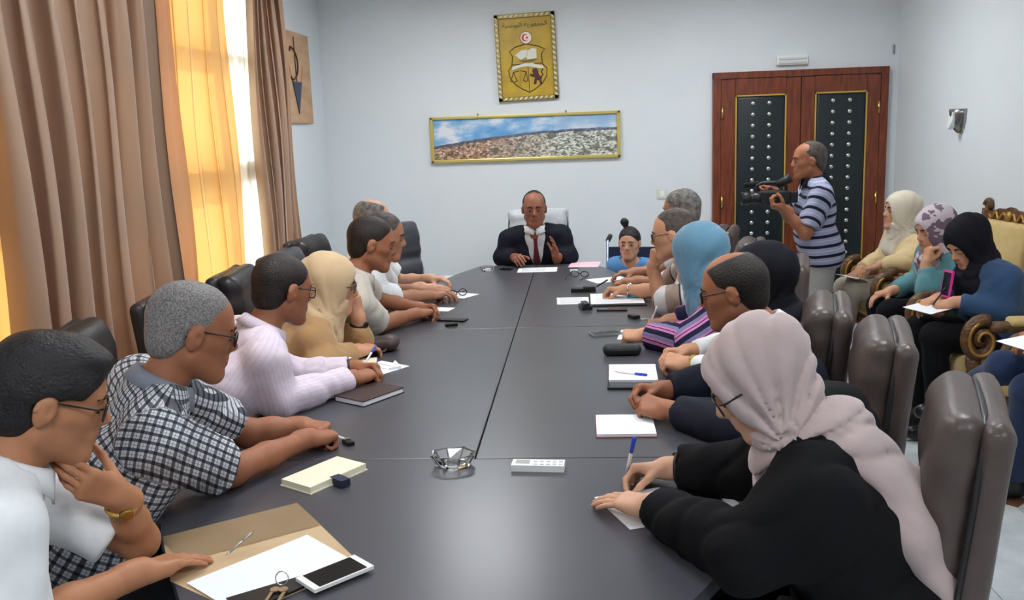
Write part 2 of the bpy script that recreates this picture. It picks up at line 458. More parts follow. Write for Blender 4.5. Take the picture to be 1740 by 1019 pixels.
# ------------------------------------------------------------------ ceiling lamps
M_diff = mat('lamp_diffuser', (1, 1, 1), .5, emit=(0.93, 0.97, 1.0), estr=LAMP_STRENGTH)
for i, (x, y) in enumerate(((-.75, .1), (1.2, .1), (-.75, 3.2), (1.2, 3.2), (-.75, 6.2), (1.2, 6.2))):
    t = empty('ceiling_lamp', (x, y, ZC)); tag(t, 'square white ceiling lamp with glowing diffuser', 'lamp', 'ceiling lamps')
    bm = B()
    for sx, sy, lx, ly in ((0, .31, .64, .02), (0, -.31, .64, .02), (.31, 0, .02, .64), (-.31, 0, .02, .64)): add_box(bm, (sx, sy, -.025), (lx, ly, .05))
    obj('frame', bm, M_white_pl, t); box_obj('diffuser', (0, 0, -.022), (.60, .60, .02), M_diff, t)

# ------------------------------------------------------------------ double door
DX0, DX1, DZ = 1.095, 2.49, 2.10
bm = B()
add_box(bm, (DX0 + .03, YB - .03, DZ / 2), (.06, .06, DZ)); add_box(bm, (DX1 - .03, YB - .03, DZ / 2), (.06, .06, DZ))
add_box(bm, ((DX0 + DX1) / 2, YB - .031, DZ - .025), (DX1 - DX0, .064, .05))
struct(obj('trim_1', bm, M_wood))
stud_me = None
for di, (x0, x1) in enumerate(((DX0 + .062, 1.797), (1.803, DX1 - .062))):
    zt = DZ - .055; w = x1 - x0; sx = .115 if di == 0 else .105; pz0, pz1 = .27, zt - .13
    bm = B(); yd = YB - .035
    for (cx, cz, lx, lz) in ((x0 + sx / 2, zt / 2, sx, zt - .01), (x1 - sx / 2, zt / 2, sx, zt - .01),
                             ((x0 + x1) / 2, pz0 / 2, w - 2 * sx, pz0 - .01), ((x0 + x1) / 2, (zt + pz1) / 2, w - 2 * sx, zt - pz1)):
        add_box(bm, (cx, yd, cz), (lx, .05, lz), bevel=.003, seg=1)
    door = struct(obj('door_%d' % (di + 1), bm, M_wood))
    px0, px1 = x0 + sx, x1 - sx
    bm = B(); add_box(bm, ((px0 + px1) / 2, yd - .012, (pz0 + pz1) / 2), (px1 - px0 - .02, .06, pz1 - pz0 - .02), bevel=.024, seg=4)
    pad = obj('padded_panel', bm, M_pad, door, True)
    bm = B()
    for (cx, cz, lx, lz) in ((px0 + .006, (pz0 + pz1) / 2, .012, pz1 - pz0), (px1 - .006, (pz0 + pz1) / 2, .012, pz1 - pz0),
                             ((px0 + px1) / 2, pz0 + .006, px1 - px0, .012), ((px0 + px1) / 2, pz1 - .006, px1 - px0, .012)):
        add_box(bm, (cx, yd - .027, cz), (lx, .016, lz))
    obj('gold_trim', bm, M_gold, door)
    for c in (.34, .66):
        for k in range(18):
            if stud_me is None:
                bm = B(); add_lathe(bm, [(.019, 0), (.017, .006), (.011, .011), (0, .013)], n=10, M=Matrix.Rotation(math.pi / 2, 4, 'X'))
                s = obj('stud', bm, mat('stud_metal', rgb(200, 200, 196), .25, metal=.9), pad, True); stud_me = s.data
            else:
                s = bpy.data.objects.new('stud', stud_me); COL.objects.link(s); s.parent = pad
            s.location = (px0 + (px1 - px0) * c, yd - .041, pz0 + .07 + k * (pz1 - pz0 - .14) / 17)
    hx = x0 + .012 if di == 0 else x1 - .012
    for z in (.3, 1.05, 1.78):
        obj('hinge', add_tube(B(), [(hx, yd - .03, z - .05), (hx, yd - .03, z + .05)], .011, 8), M_brass, door, True)
    hx = x1 - .05 if di == 0 else x0 + .05
    if di == 0:
        bm = B(); add_tube(bm, [(hx, yd - .025, 1.0), (hx, yd - .07, 1.0), (hx - .09, yd - .075, 1.0)], .009, 8); add_box(bm, (hx, yd - .027, .97), (.035, .008, .17))
        obj('door_handle', bm, M_brass, door)

# ------------------------------------------------------------------ things on the walls
t = empty('emergency_light', (1.73, YB, 2.178)); tag(t, 'white ribbed emergency light fixed above the double door', 'light')
obj('housing', add_box(B(), (0, -.02, 0), (.25, .04, .075), bevel=.008), M_white_pl, t)
for z in (-.018, .012): obj('lens', add_box(B(), (0, -.045, z), (.22, .014, .018), bevel=.004), mat('lens_plastic', rgb(205, 210, 212), .2), t)
t = empty('light_switch', (.68, YB, 1.13)); tag(t, 'square off-white switch plate on the wall by the double door', 'switch')
obj('plate', add_box(B(), (0, -.005, 0), (.085, .01, .085), bevel=.003), mat('switch_plastic', rgb(214, 218, 208), .4), t)
obj('rocker', add_box(B(), (0, -.012, 0), (.04, .008, .05), bevel=.002), M_white_pl, t)
tag(obj('cable_clip', add_box(B(), (2.535, YB - .006, 2.23), (.014, .012, .075), bevel=.003), mat('grey_plastic', rgb(140, 145, 145), .5)), 'small grey cable clip on the wall above the door corner', 'clip')
t = empty('wall_sconce', (XR, 6.50, 1.66)); tag(t, 'half-bowl wall sconce with chrome and frosted glass on the side wall', 'lamp')
bm = B(); n = 14
prof = [(0.0, -.095), (.030, -.085), (.055, -.055), (.072, -.01), (.080, .045), (.082, .075)]
rings = []
for (r, z) in prof:
    rings.append([bm.verts.new((-r * math.sin(math.pi * k / n), r * math.cos(math.pi * k / n), z)) for k in range(n + 1)])
for a, b in zip(rings[:-1], rings[1:]):
    for k in range(n):
        try: bm.faces.new((a[k], a[k + 1], b[k + 1], b[k]))
        except ValueError: pass
bmesh.ops.remove_doubles(bm, verts=bm.verts, dist=1e-5)
sh = obj('shade', bm, mat('sconce_metal', rgb(150, 152, 150), .22, metal=.85), t, True)
md = sh.modifiers.new('thick', 'SOLIDIFY'); md.thickness = .004
bm = B()
pp = [(-.045, .055), (.045, .055), (.04, .0), (.022, -.045), (0, -.06), (-.022, -.045), (-.04, 0)]
a = [bm.verts.new((-.088 - .02 * (z - .05) * -1 + (0.012 if abs(y) > .03 else 0), y + .0, z)) for y, z in pp]; b = [bm.verts.new((-.055, y, z)) for y, z in pp]
bm.faces.new(a); bm.faces.new(b)
for i in range(len(pp)): bm.faces.new((a[i], a[(i + 1) % 7], b[(i + 1) % 7], b[i]))
obj('glass_panel', bm, mat('frosted_glass', rgb(225, 232, 230), .35), t)
box_obj('wall_plate', (-.006, 0, 0), (.012, .10, .14), M_chrome, t)

# wooden plaque on the left wall
M_plq = mat('plaque_wood', rgb(206, 168, 130), .5, col2=rgb(190, 148, 110), nscale=4, stretch=(1, 1, 4))
t = empty('wall_plaque', (XL, 7.02, 2.15)); tag(t, 'tan wooden plaque with dark triangle emblem on the wall beside the curtain', 'plaque')
obj('board', add_box(B(), (.014, 0, 0), (.024, .74, .68), bevel=.004), M_plq, t)
M_ink = mat('dark_blue_ink', rgb(42, 50, 78), .45); M_burn = mat('burnt_line', rgb(70, 46, 34), .6)
T = Matrix(((0, 0, 1, .027), (1, 0, 0, 0), (0, 1, 0, 0), (0, 0, 0, 1)))   # local x -> +Y (to the right as seen), y -> Z
bm = B(); add_prism(bm, [(-.13, -.03), (.10, -.03), (-.01, -.27)], 0, .006, T); obj('triangle', bm, M_ink, t)
arc = [T @ Vector((-.13 + .19 * math.sin(a) * .85, .10 + .12 * math.cos(a), .004)) for a in [math.pi * k / 12 for k in range(13)]]
bm = B(); add_tube(bm, arc, .007, 6); add_tube(bm, [T @ Vector((-.03, .30, .003)), T @ Vector((-.02, -.03, .003))], .004, 6)
add_tube(bm, [arc[0], T @ Vector((-.15, .19, .004))], .007, 6); add_tube(bm, [arc[-1], T @ Vector((-.15, .0, .004))], .007, 6)
obj('line_drawing', bm, M_burn, t)
for a_, b_ in (((-.20, .10, .002), (-.12, -.03, .002)), ((.16, .10, .002), (.10, -.03, .002))):
    obj('drawn_line', add_tube(B(), [T @ Vector(a_), T @ Vector(b_)], .003, 5), mat('gold_line', rgb(190, 140, 80), .5), t)

# framed coat of arms on the back wall
t = empty('coat_of_arms', (-.427, YB, 2.29), 0); tag(t, 'gold framed coat of arms with shield, ship, scales and lion', 'plaque')
t.rotation_euler = (0, math.radians(-1.6), 0)
EW, EH = .50, .70
T = Matrix(((1, 0, 0, 0), (0, 0, -1, 0), (0, 1, 0, 0), (0, 0, 0, 1)))     # x, y(up), z(out of wall -> -Y)
def ez(x, y, z): return T @ Vector((x, y, z))
M_egold = mat('plaque_gold', rgb(196, 162, 44), .42, col2=rgb(178, 146, 40), nscale=9)
M_edark = mat('plaque_line', rgb(92, 76, 26), .6)
bm = B(); add_box(bm, (0, -.010, 0), (EW - .02, .018, EH - .02)); obj('board', bm, M_egold, t)
bm = B()
for (cx, cz, lx, lz) in ((-EW / 2 + .0175, 0, .035, EH), (EW / 2 - .0175, 0, .035, EH), (0, EH / 2 - .0175, EW, .035), (0, -EH / 2 + .0175, EW, .035)):
    add_box(bm, (cx, -.018, cz), (lx, .036, lz), bevel=.004, seg=1)
fr_ = obj('frame', bm, mat('frame_bronze', rgb(150, 132, 78), .4, metal=.4), t)
M_pearl = mat('frame_ivory', rgb(235, 226, 186), .3, metal=.2); bead_me = None
def bead(x, z, ang):
    global bead_me
    if bead_me is None:
        bm = B(); bmesh.ops.create_icosphere(bm, subdivisions=1, radius=1)
        bmesh.ops.transform(bm, matrix=Matrix.Diagonal((.021, .010, .010, 1)), verts=bm.verts); o = obj('bead', bm, M_pearl, fr_, True); bead_me = o.data
    else:
        o = bpy.data.objects.new('bead', bead_me); COL.objects.link(o); o.parent = fr_
    o.location = (x, -.037, z); o.rotation_euler = (0, ang, 0)
for k in range(16):
    z = -EH / 2 + .04 + k * (EH - .08) / 15
    bead(-EW / 2 + .0175, z, .9); bead(EW / 2 - .0175, z, .9)
for k in range(10):
    x = -EW / 2 + .06 + k * (EW - .12) / 9
    bead(x, EH / 2 - .0175, -.6); bead(x, -EH / 2 + .0175, -.6)
def flat_poly(name, poly, m, z=.019, th=.004):
    bm = B(); add_prism(bm, poly, z, z + th, T); return obj(name, bm, m, t)
def line(name, pts, r, m, z=.020, closed=False):
    bm = B(); add_tube(bm, [ez(x, y, z) for x, y in pts], r, 6, closed=closed); return obj(name, bm, m, t)
M_cream = mat('emblem_cream', rgb(240, 222, 206), .5); M_red = mat('emblem_red', rgb(196, 40, 44), .5)
M_sil = mat('emblem_silver', rgb(216, 216, 206), .35); M_maroon = mat('emblem_maroon', rgb(74, 30, 28), .5)
circ = lambda cx, cy, r, n=28: [(cx + r * math.cos(2 * math.pi * k / n), cy + r * math.sin(2 * math.pi * k / n)) for k in range(n)]
cy0 = .155
flat_poly('ring', circ(.005, cy0, .052), M_maroon, .018); flat_poly('disc', circ(.005, cy0, .047), M_cream, .020)
cres = [(.0 + .030 * math.cos(a), cy0 + .030 * math.sin(a)) for a in [math.radians(50 + 260 * k / 20) for k in range(21)]]
cres += [(.009 + .024 * math.cos(a), cy0 + .024 * math.sin(a)) for a in [math.radians(305 - 250 * k / 20) for k in range(21)]]
flat_poly('crescent', cres, M_red, .0225)
star = [(.014 + (.015 if k % 2 == 0 else .006) * math.cos(math.radians(36 * k + 180)), cy0 + (.015 if k % 2 == 0 else .006) * math.sin(math.radians(36 * k + 180))) for k in range(10)]
flat_poly('star', star, M_red, .0225)
sh_ = [(-.09, .085), (-.045, .095), (0, .105), (.05, .095), (.10, .082), (.155, .055), (.125, .02), (.13, -.06), (.165, -.10), (.16, -.16), (.12, -.22), (.06, -.26), (.012, -.285)]
sh_ += [(-.04, -.26), (-.10, -.22), (-.145, -.16), (-.155, -.10), (-.125, -.06), (-.115, .015), (-.14, .05)]
line('shield_outline', sh_, .0045, M_edark, closed=True)
line('shield_divider', [(-.125, -.055), (.13, -.055)], .004, M_edark); line('shield_divider', [(.008, -.06), (.012, -.285)], .003, M_edark)
flat_poly('ship_hull', [(-.07, -.022), (-.03, -.04), (.05, -.04), (.10, -.018), (.06, -.024), (-.02, -.026)], mat('emblem_brown', rgb(110, 90, 60), .5))
flat_poly('sail', [(-.095, .02), (-.04, .055), (.01, .06), (.0, .0), (-.05, -.02)], M_sil, .021); flat_poly('sail', [(.012, .05), (.05, .068), (.085, .062), (.085, -.015), (.0, -.018)], M_sil, .022)
ban = [(-.125, -.10), (-.12, -.072), (-.06, -.058), (-.02, -.05), (.05, -.05), (.07, -.062), (.125, -.075), (.15, -.10), (.11, -.098), (.06, -.086), (.0, -.075), (-.06, -.08)]
flat_poly('banner', ban, M_sil, .024)
line('scales', [(-.06, -.10), (-.06, -.235)], .006, M_egold, .022)
for pts in ([(-.115, -.115), (-.06, -.105), (-.01, -.115)], [(-.115, -.115), (-.14, -.185)], [(-.115, -.115), (-.09, -.185)], [(-.01, -.115), (-.035, -.185)], [(-.01, -.115), (.0, -.185)],
            [(-.145, -.185), (-.115, -.196), (-.085, -.185)], [(-.04, -.185), (-.015, -.196), (.003, -.185)]):
    line('scales', pts, .0035, M_edark, .022)
lion = [(.045, -.10), (.075, -.092), (.09, -.11), (.092, -.135), (.10, -.155), (.118, -.165), (.115, -.195), (.12, -.222), (.10, -.225), (.098, -.195), (.075, -.19), (.07, -.222), (.048, -.224), (.055, -.19), (.062, -.165), (.045, -.165), (.02, -.15), (.022, -.135), (.05, -.142), (.042, -.12)]
flat_poly('lion', lion, M_maroon, .021); line('lion_tail', [(.112, -.165), (.13, -.15), (.118, -.125), (.13, -.105), (.12, -.095)], .0045, M_maroon, .022)
def text_mesh(name, s, size, m, parent, M):
    cu = bpy.data.curves.new(name, 'FONT'); cu.body = s; cu.size = size; cu.extrude = .0012; cu.align_x = 'CENTER'; cu.resolution_u = 3
    tmp = bpy.data.objects.new(name, cu); COL.objects.link(tmp)
    dg = bpy.context.evaluated_depsgraph_get(); me = bpy.data.meshes.new_from_object(tmp.evaluated_get(dg))
    bpy.data.objects.remove(tmp); me.transform(M)
    return link_mesh(name, me, m, parent)
ar = ''.join(chr(c) for c in (0xFE8D, 0xFEDF, 0xFEA0, 0xFEE4, 0xFEEC, 0xFEEE, 0xFEAD, 0xFEF3, 0xFE94, 0x20, 0xFE8D, 0xFEDF, 0xFE98, 0xFEEE, 0xFEE7, 0xFEB4, 0xFEF4, 0xFE94))[::-1]
text_mesh('lettering', ar, .050, mat('letter_black', rgb(58, 46, 18), .5), t, T @ Matrix.Translation((.0, .245, .0205)))

# panorama photograph in a gold frame
PW, PH = 1.60, .385
t = empty('panorama_picture', (-.462, YB, 1.637)); tag(t, 'long gold framed panorama of a city under blue sky', 'picture')
bm = B()
for (cx, cz, lx, lz) in ((-PW / 2 + .014, 0, .028, PH), (PW / 2 - .014, 0, .028, PH), (0, PH / 2 - .012, PW, .024), (0, -PH / 2 + .014, PW, .028)):
    add_box(bm, (cx, -.018, cz), (lx, .036, lz), bevel=.006)
obj('frame', bm, mat('frame_gold', rgb(206, 190, 110), .3, metal=.45), t)
def pano_mat():
    m = bpy.data.materials.new('city_print'); m.use_nodes = True; nt = m.node_tree; b = nt.nodes['Principled BSDF']
    b.inputs['Roughness'].default_value = .25
    N = nt.nodes.new; L = nt.links.new
    tc = N('ShaderNodeTexCoord'); sp = N('ShaderNodeSeparateXYZ'); L(tc.outputs['Object'], sp.inputs[0])
    def mth(op, a, c=0.0):
        x = N('ShaderNodeMath'); x.operation = op
        for i, v in enumerate((a, c)):
            if isinstance(v, (int, float)): x.inputs[i].default_value = v
            else: L(v, x.inputs[i])
        return x.outputs[0]
    def mix(f, a, c):
        x = N('ShaderNodeMix'); x.data_type = 'RGBA'
        for i, v in ((0, f), (6, a), (7, c)):
            if isinstance(v, tuple): x.inputs[i].default_value = (*v, 1)
            elif isinstance(v, (int, float)): x.inputs[i].default_value = v
            else: L(v, x.inputs[i])
        return x.outputs[2]
    def ramp(v, stops):
        r = N('ShaderNodeValToRGB'); e = r.color_ramp.elements
        while len(e) < len(stops): e.new(.5)
        for q, (p, c) in zip(e, stops): q.position = p; q.color = (*c, 1)
        L(v, r.inputs[0]); return r.outputs[0]
    x, z = sp.outputs[0], sp.outputs[2]
    def noise(sc, det=3, stx=1.0, stz=1.0):
        mp = N('ShaderNodeMapping'); mp.inputs['Scale'].default_value = (stx, 1, stz); L(tc.outputs['Object'], mp.inputs[0])
        n = N('ShaderNodeTexNoise'); n.inputs['Scale'].default_value = sc; n.inputs['Detail'].default_value = det; L(mp.outputs[0], n.inputs[0]); return n.outputs[0]
    # skyline rises from the left edge to the right
    t1 = mth('MULTIPLY', mth('ADD', x, .8), .155); curve = mth('MULTIPLY', mth('MULTIPLY', mth('ADD', x, .8), mth('ADD', x, .8)), -.052)
    hor = mth('ADD', mth('ADD', mth('ADD', t1, curve), -.055), mth('MULTIPLY', mth('SUBTRACT', noise(9, 3, 1, 0.0), .5), .02))
    sky = ramp(noise(4, 5, 1, 2.2), ((.38, rgb(96, 158, 214)), (.5, rgb(140, 186, 224)), (.62, rgb(226, 230, 238))))
    sky = mix(mth('MULTIPLY', mth('GREATER_THAN', x, .25), .45), sky, rgb(196, 210, 226))
    vo = N('ShaderNodeTexVoronoi'); vo.inputs['Scale'].default_value = 52
    mp = N('ShaderNodeMapping'); mp.inputs['Scale'].default_value = (1, 1, 1.7); L(tc.outputs['Object'], mp.inputs[0]); L(mp.outputs[0], vo.inputs['Vector'])
    sv = N('ShaderNodeSeparateColor'); L(vo.outputs['Color'], sv.inputs[0])
    warm = ramp(sv.outputs[0], ((0, rgb(104, 80, 70)), (.3, rgb(158, 120, 98)), (.6, rgb(196, 160, 132)), (.85, rgb(226, 206, 186)), (.95, rgb(88, 96, 84))))
    cool = ramp(sv.outputs[1], ((0, rgb(92, 100, 96)), (.3, rgb(150, 152, 142)), (.6, rgb(198, 200, 186)), (.9, rgb(232, 232, 220))))
    fx = N('ShaderNodeMapRange'); fx.inputs[1].default_value = -.35; fx.inputs[2].default_value = .3; L(x, fx.inputs[0])
    city = mix(fx.outputs[0], warm, cool)
    tree = N('ShaderNodeMapRange'); tree.inputs[1].default_value = .55; tree.inputs[2].default_value = .62; L(noise(7, 4, 1, 2), tree.inputs[0])
    city = mix(mth('MULTIPLY', tree.outputs[0], .75), city, rgb(92, 92, 86))
    dz = mth('SUBTRACT', hor, z)
    ridge = mth('LESS_THAN', dz, .022)
    city = mix(mth('MULTIPLY', ridge, .8), city, rgb(70, 86, 110))
    L(mix(mth('GREATER_THAN', dz, 0.0), sky, city), b.inputs['Base Color'])
    return m
obj('print', add_box(B(), (0, -.012, 0), (PW - .04, .012, PH - .04)), pano_mat(), t)
M_hook = mat('hook_metal', rgb(120, 110, 80), .4, metal=.8)
for x in (-.39, .35): obj('hook', add_tube(B(), [(x, -.012, PH / 2 - .005), (x, -.012, PH / 2 + .018)], .006, 6), M_hook, t)

# ================================================================== conference table
TX = -.33
M_top = mat('table_laminate', rgb(74, 74, 81), .30, col2=rgb(70, 70, 77), nscale=3, spec=.65)
M_tedge = mat('table_edge', rgb(34, 32, 34), .4)
prof_y = [1.50, 1.78, 2.03, 2.25, 2.55, 4.35, 4.9, 5.4, 5.8, 6.15, 6.45]
prof_w = [.40, .57, .72, .82, .875, .875, .80, .70, .60, .51, .40]
def tw(y): return float(np.interp(y, prof_y, prof_w))
tb = empty('conference_table', (TX, 4.0, 0)); tag(tb, 'long dark boat-shaped conference table with panel seams', 'table')
def panel(ya, yb, side, g=.0018):
    ys = [ya + g] + [y for y in prof_y if ya + g < y < yb - g] + [yb - g]
    if side == 0: poly = [(tw(y), y - 4) for y in ys] + [(-tw(y), y - 4) for y in reversed(ys)]
    else: poly = [(side * tw(y), y - 4) for y in ys] + [(side * g, ys[-1] - 4), (side * g, ys[0] - 4)]
    if side == -1: poly = poly[::-1]
    bm = B(); add_prism(bm, poly, .712, .750, bevel=.003); return obj('tabletop_panel', bm, M_top, tb)
panel(1.50, 2.55, 0)
for s in (-1, 1): panel(2.55, 4.35, s); panel(4.35, 6.45, s)
bm = B(); sc = .82
poly = [(tw(y) - .16, y - 4) for y in prof_y[1:-1]] + [(-tw(y) + .16, y - 4) for y in reversed(prof_y[1:-1])]
add_prism(bm, poly, .66, .7125); obj('apron', bm, M_tedge, tb)
for y in (2.2, 4.0, 5.7):
    obj('pedestal', add_box(B(), (0, y - 4, .33), (.5, .09, .66), bevel=.01), M_tedge, tb)
    obj('pedestal_foot', add_box(B(), (0, y - 4, .02), (.7, .16, .04), bevel=.01), M_tedge, tb)

# ================================================================== padded office chairs
def leather(name, c): return mat(name, c, .38, col2=tuple(x * .82 for x in c), nscale=9, bump=.12, bscale=90, spec=.5)
M_lea = leather('brown_leather', rgb(84, 72, 68)); M_lea2 = leather('slate_leather', rgb(70, 72, 80)); M_leab = leather('black_leather', rgb(40, 38, 40)); M_pale = leather('pale_leather', rgb(196, 200, 206))
def make_chair(M):
    t = empty('office_chair')
    Rt = lambda a: np.array([[1, 0, 0], [0, math.cos(a), -math.sin(a)], [0, math.sin(a), math.cos(a)]])
    tilt = Rt(.10)   # backrest leans back (towards -y as z rises)
    fold = waves(11, 28, 6, (1, 1, .5))
    def rf(z, y): return V3((0, -.20 - (z - .5) * .10 + y, z))
    seatd = lambda p: .004 * fold(p)
    v, f = surf([rbox((0, .0, .435), (.255, .25, .05), .045, k=.02), ell((0, .02, .46), (.22, .21, .045), k=.03)], .016, seatd, amp=.01)
    link_mesh('seat', np_mesh('chair_seat', [(v, f)]), M, t)
    pr = [rbox(rf(.785, .030), (.225, .045, .315), .044, tilt, k=.02), rbox(rf(.965, .05), (.215, .045, .105), .044, tilt, k=.018),
          rbox(rf(.74, .058), (.205, .045, .10), .044, tilt, k=.02), rbox(rf(.56, .06), (.20, .045, .09), .044, tilt, k=.02)]
    v, f = surf(pr, .014, lambda p: .005 * fold(p) + .003 * np.sin(p[:, 2] * 60 + 6 * p[:, 0]), amp=.012)
    cu = link_mesh('back_cushion', np_mesh('chair_cushion', [(v, f)]), M, t)
    v, f = surf([rbox(rf(.76, -.032), (.24, .030, .33), .029, tilt, k=.02), ell(rf(.78, -.045), (.21, .030, .29), tilt, k=.03)], .014, lambda p: .003 * fold(p + .3), amp=.01)
    link_mesh('back_shell', np_mesh('chair_shell', [(v, f)]), M, t)
    bm = B(); pts = []
    for k in range(40):
        a = 2 * math.pi * k / 40; c, s = math.cos(a), math.sin(a)
        x = .232 * math.copysign(abs(c) ** .35, c); z = .775 + .31 * math.copysign(abs(s) ** .35, s); p = rf(z, -.006); pts.append((x, p[1], p[2]))
    add_tube(bm, pts, .007, 6, closed=True); obj('piping', bm, M_leab, cu, True)
    for s in (-1, 1):
        bm = B(); add_tube(bm, [(s * .245, -.20, .50), (s * .275, -.19, .60), (s * .28, -.12, .645), (s * .28, .12, .65), (s * .275, .17, .62), (s * .26, .16, .50), (s * .22, .12, .42)], .016, 8)
        ar_ = obj('armrest', bm, M_black_pl, t, True)
        obj('arm_pad', add_box(B(), (s * .28, 0, .662), (.05, .26, .025), bevel=.011), M_leab, ar_)
    bm = B(); add_tube(bm, [(0, 0, .10), (0, 0, .26)], .03, 12); add_tube(bm, [(0, 0, .26), (0, 0, .40)], .02, 12); add_box(bm, (0, -.02, .385), (.2, .26, .03), bevel=.005); add_tube(bm, [(0, -.1, .38), (0, -.27, .42), (0, -.295, .58)], .022, 8)
    obj('gas_column', bm, M_black_pl, t)
    for k in range(5):
        a = 2 * math.pi * k / 5 + .3; c, s = math.cos(a), math.sin(a)
        lg = obj('base_leg', add_tube(B(), [(0, 0, .115), (c * .15, s * .15, .105), (c * .29, s * .29, .08)], [.028, .022, .016], 8), M_black_pl, t, True)
        bm = B(); Mx = Matrix.Translation((c * .29, s * .29, .028)) @ Matrix.Rotation(a + .6, 4, 'Z') @ Matrix.Rotation(math.pi / 2, 4, 'X')
        add_lathe(bm, [(.020, -.022), (.028, -.016), (.028, .016), (.020, .022)], n=12, M=Mx); obj('caster', bm, M_black_pl, lg)
    return t
chair_a = make_chair(M_lea)
def recolour(o, m):
    for c in o.children:
        if c.name.split('.')[0] in ('seat', 'back_cushion', 'back_shell'):
            c.data = c.data.copy(); c.data.materials[0] = m
chair_slate = copy_tree(chair_a); recolour(chair_slate, M_lea2)
chair_black = copy_tree(chair_a); recolour(chair_black, M_leab)
chair_pale = copy_tree(chair_a); recolour(chair_pale, M_pale)
protos = {'brown': [chair_a, False], 'slate': [chair_slate, False], 'black': [chair_black, False], 'pale': [chair_pale, False]}
def chair(kind, x, y, yaw, label):
    p = protos[kind]
    o = p[0] if not p[1] else copy_tree(p[0]); p[1] = True
    o.location = (x, y, 0); o.rotation_euler = (0, 0, math.radians(yaw - 90)); tag(o, label, 'chair', 'office chairs around the conference table')
    return o
chair('brown', .62, 2.10, 161, 'brown leather office chair behind the woman in the mauve headscarf')
chair('brown', .65, 2.76, 165, 'brown leather office chair behind the balding man in the navy suit')
chair('brown', .60, 3.20, 166, 'brown leather office chair behind the woman in the black headscarf at the table')
chair('brown', .70, 4.20, 166, 'brown leather office chair behind the woman in the light blue headscarf')
chair('brown', .64, 4.86, 168, 'brown leather office chair behind the man in the grey and white polo shirt')
chair('brown', .60, 5.52, 165, 'brown leather office chair behind the grey-haired man in the white shirt')
chair('black', -1.42, 1.50, 25, 'black office chair of the man resting his chin on his hand')
chair('slate', -1.52, 2.16, 12, 'slate office chair of the man in the checked shirt')
chair('black', -1.50, 2.94, 10, 'black office chair of the man in the pale pink shirt')
chair('black', -1.48, 3.62, 8, 'black office chair of the woman in the beige headscarf at the table')
chair('black', -1.42, 4.22, 5, 'black office chair of the man in the beige short-sleeved shirt')
chair('slate', -1.40, 4.85, 0, 'slate office chair of the man in the white tee shirt')
chair('black', -1.46, 5.50, -5, 'black office chair of the balding grey-haired man')
chair('slate', -1.12, 6.08, -35, 'empty slate office chair by the tapered corner of the table')
chair('pale', -.33, 6.86, -88, 'pale grey office chair of the man in the dark suit')

# ================================================================== people
def skin_mat(name, c):
    def build(nt, at, m, mix):
        n = nt.nodes.new('ShaderNodeTexNoise'); n.inputs['Scale'].default_value = 28; n.inputs['Detail'].default_value = 3
        tc = nt.nodes.new('ShaderNodeTexCoord'); nt.links.new(tc.outputs['Object'], n.inputs['Vector'])
        base = mix(m('MULTIPLY', n.outputs[0], .45), c, tuple(min(1, x * y) for x, y in zip(c, (.92, .74, .68))))
        base = mix(m('MULTIPLY', at('lip'), .6), base, tuple(x * y for x, y in zip(c, (.85, .50, .50))))
        return mix(m('MULTIPLY', at('beard'), .55), base, tuple(x * .35 for x in c))
    mm = attr_mat(name, build, .5)
    b = mm.node_tree.nodes['Principled BSDF']; b.inputs['Specular IOR Level'].default_value = .35
    b.inputs['Subsurface Weight'].default_value = .0
    return mm
def hair_mat(name, c, c2=None):
    return mat(name, c, .5, col2=c2 or tuple(x * .55 for x in c), nscale=38, stretch=(1, 1, 1), bump=.5, bscale=150, spec=.4)
def fabric(name, c, rough=.85, bump=.08, sheen=.15):
    return mat(name, c, rough, noise=.08, nscale=14, bump=.30 if bump > .05 else .15, bscale=20, spec=.2, sheen=sheen)
M_eye = mat('eye_white', rgb(206, 196, 188), .2); M_iris = mat('eye_iris', rgb(34, 22, 16), .15)
M_brow = mat('eyebrow_dark', rgb(36, 26, 22), .8); M_browg = mat('eyebrow_grey', rgb(84, 78, 74), .8)
M_gframe = mat('glasses_frame', rgb(22, 20, 22), .3)
M_lens = mat('glasses_lens', (.96, .97, .98), .02, trans=1.0, ior=1.08)

def frame(yaw):
    a = math.radians(yaw)
    return V3((math.cos(a), math.sin(a), 0)), V3((math.sin(a), -math.cos(a), 0))
def head_rot(yaw, pitch, roll):
    f, r = frame(yaw); u = V3((0, 0, 1)); p = math.radians(pitch); q = math.radians(roll)
    f2 = f * math.cos(p) - u * math.sin(p); u2 = u * math.cos(p) + f * math.sin(p)
    r2 = r * math.cos(q) + u2 * math.sin(q); u3 = u2 * math.cos(q) - r * math.sin(q)
    return np.stack([r2, f2, u3], 1)
def ik(S, W, l1, l2, pole):
    S = V3(S); W = V3(W); d = W - S; L = np.linalg.norm(d)
    if L > (l1 + l2) * .985:
        s = L / ((l1 + l2) * .985); l1 *= s; l2 *= s
    x = d / L; a = (l1 * l1 - l2 * l2 + L * L) / (2 * L); h = math.sqrt(max(0, l1 * l1 - a * a))
    pl = V3(pole); pl = pl - x * (pl @ x); pl = nrm(pl)
    return S + x * a + pl * h

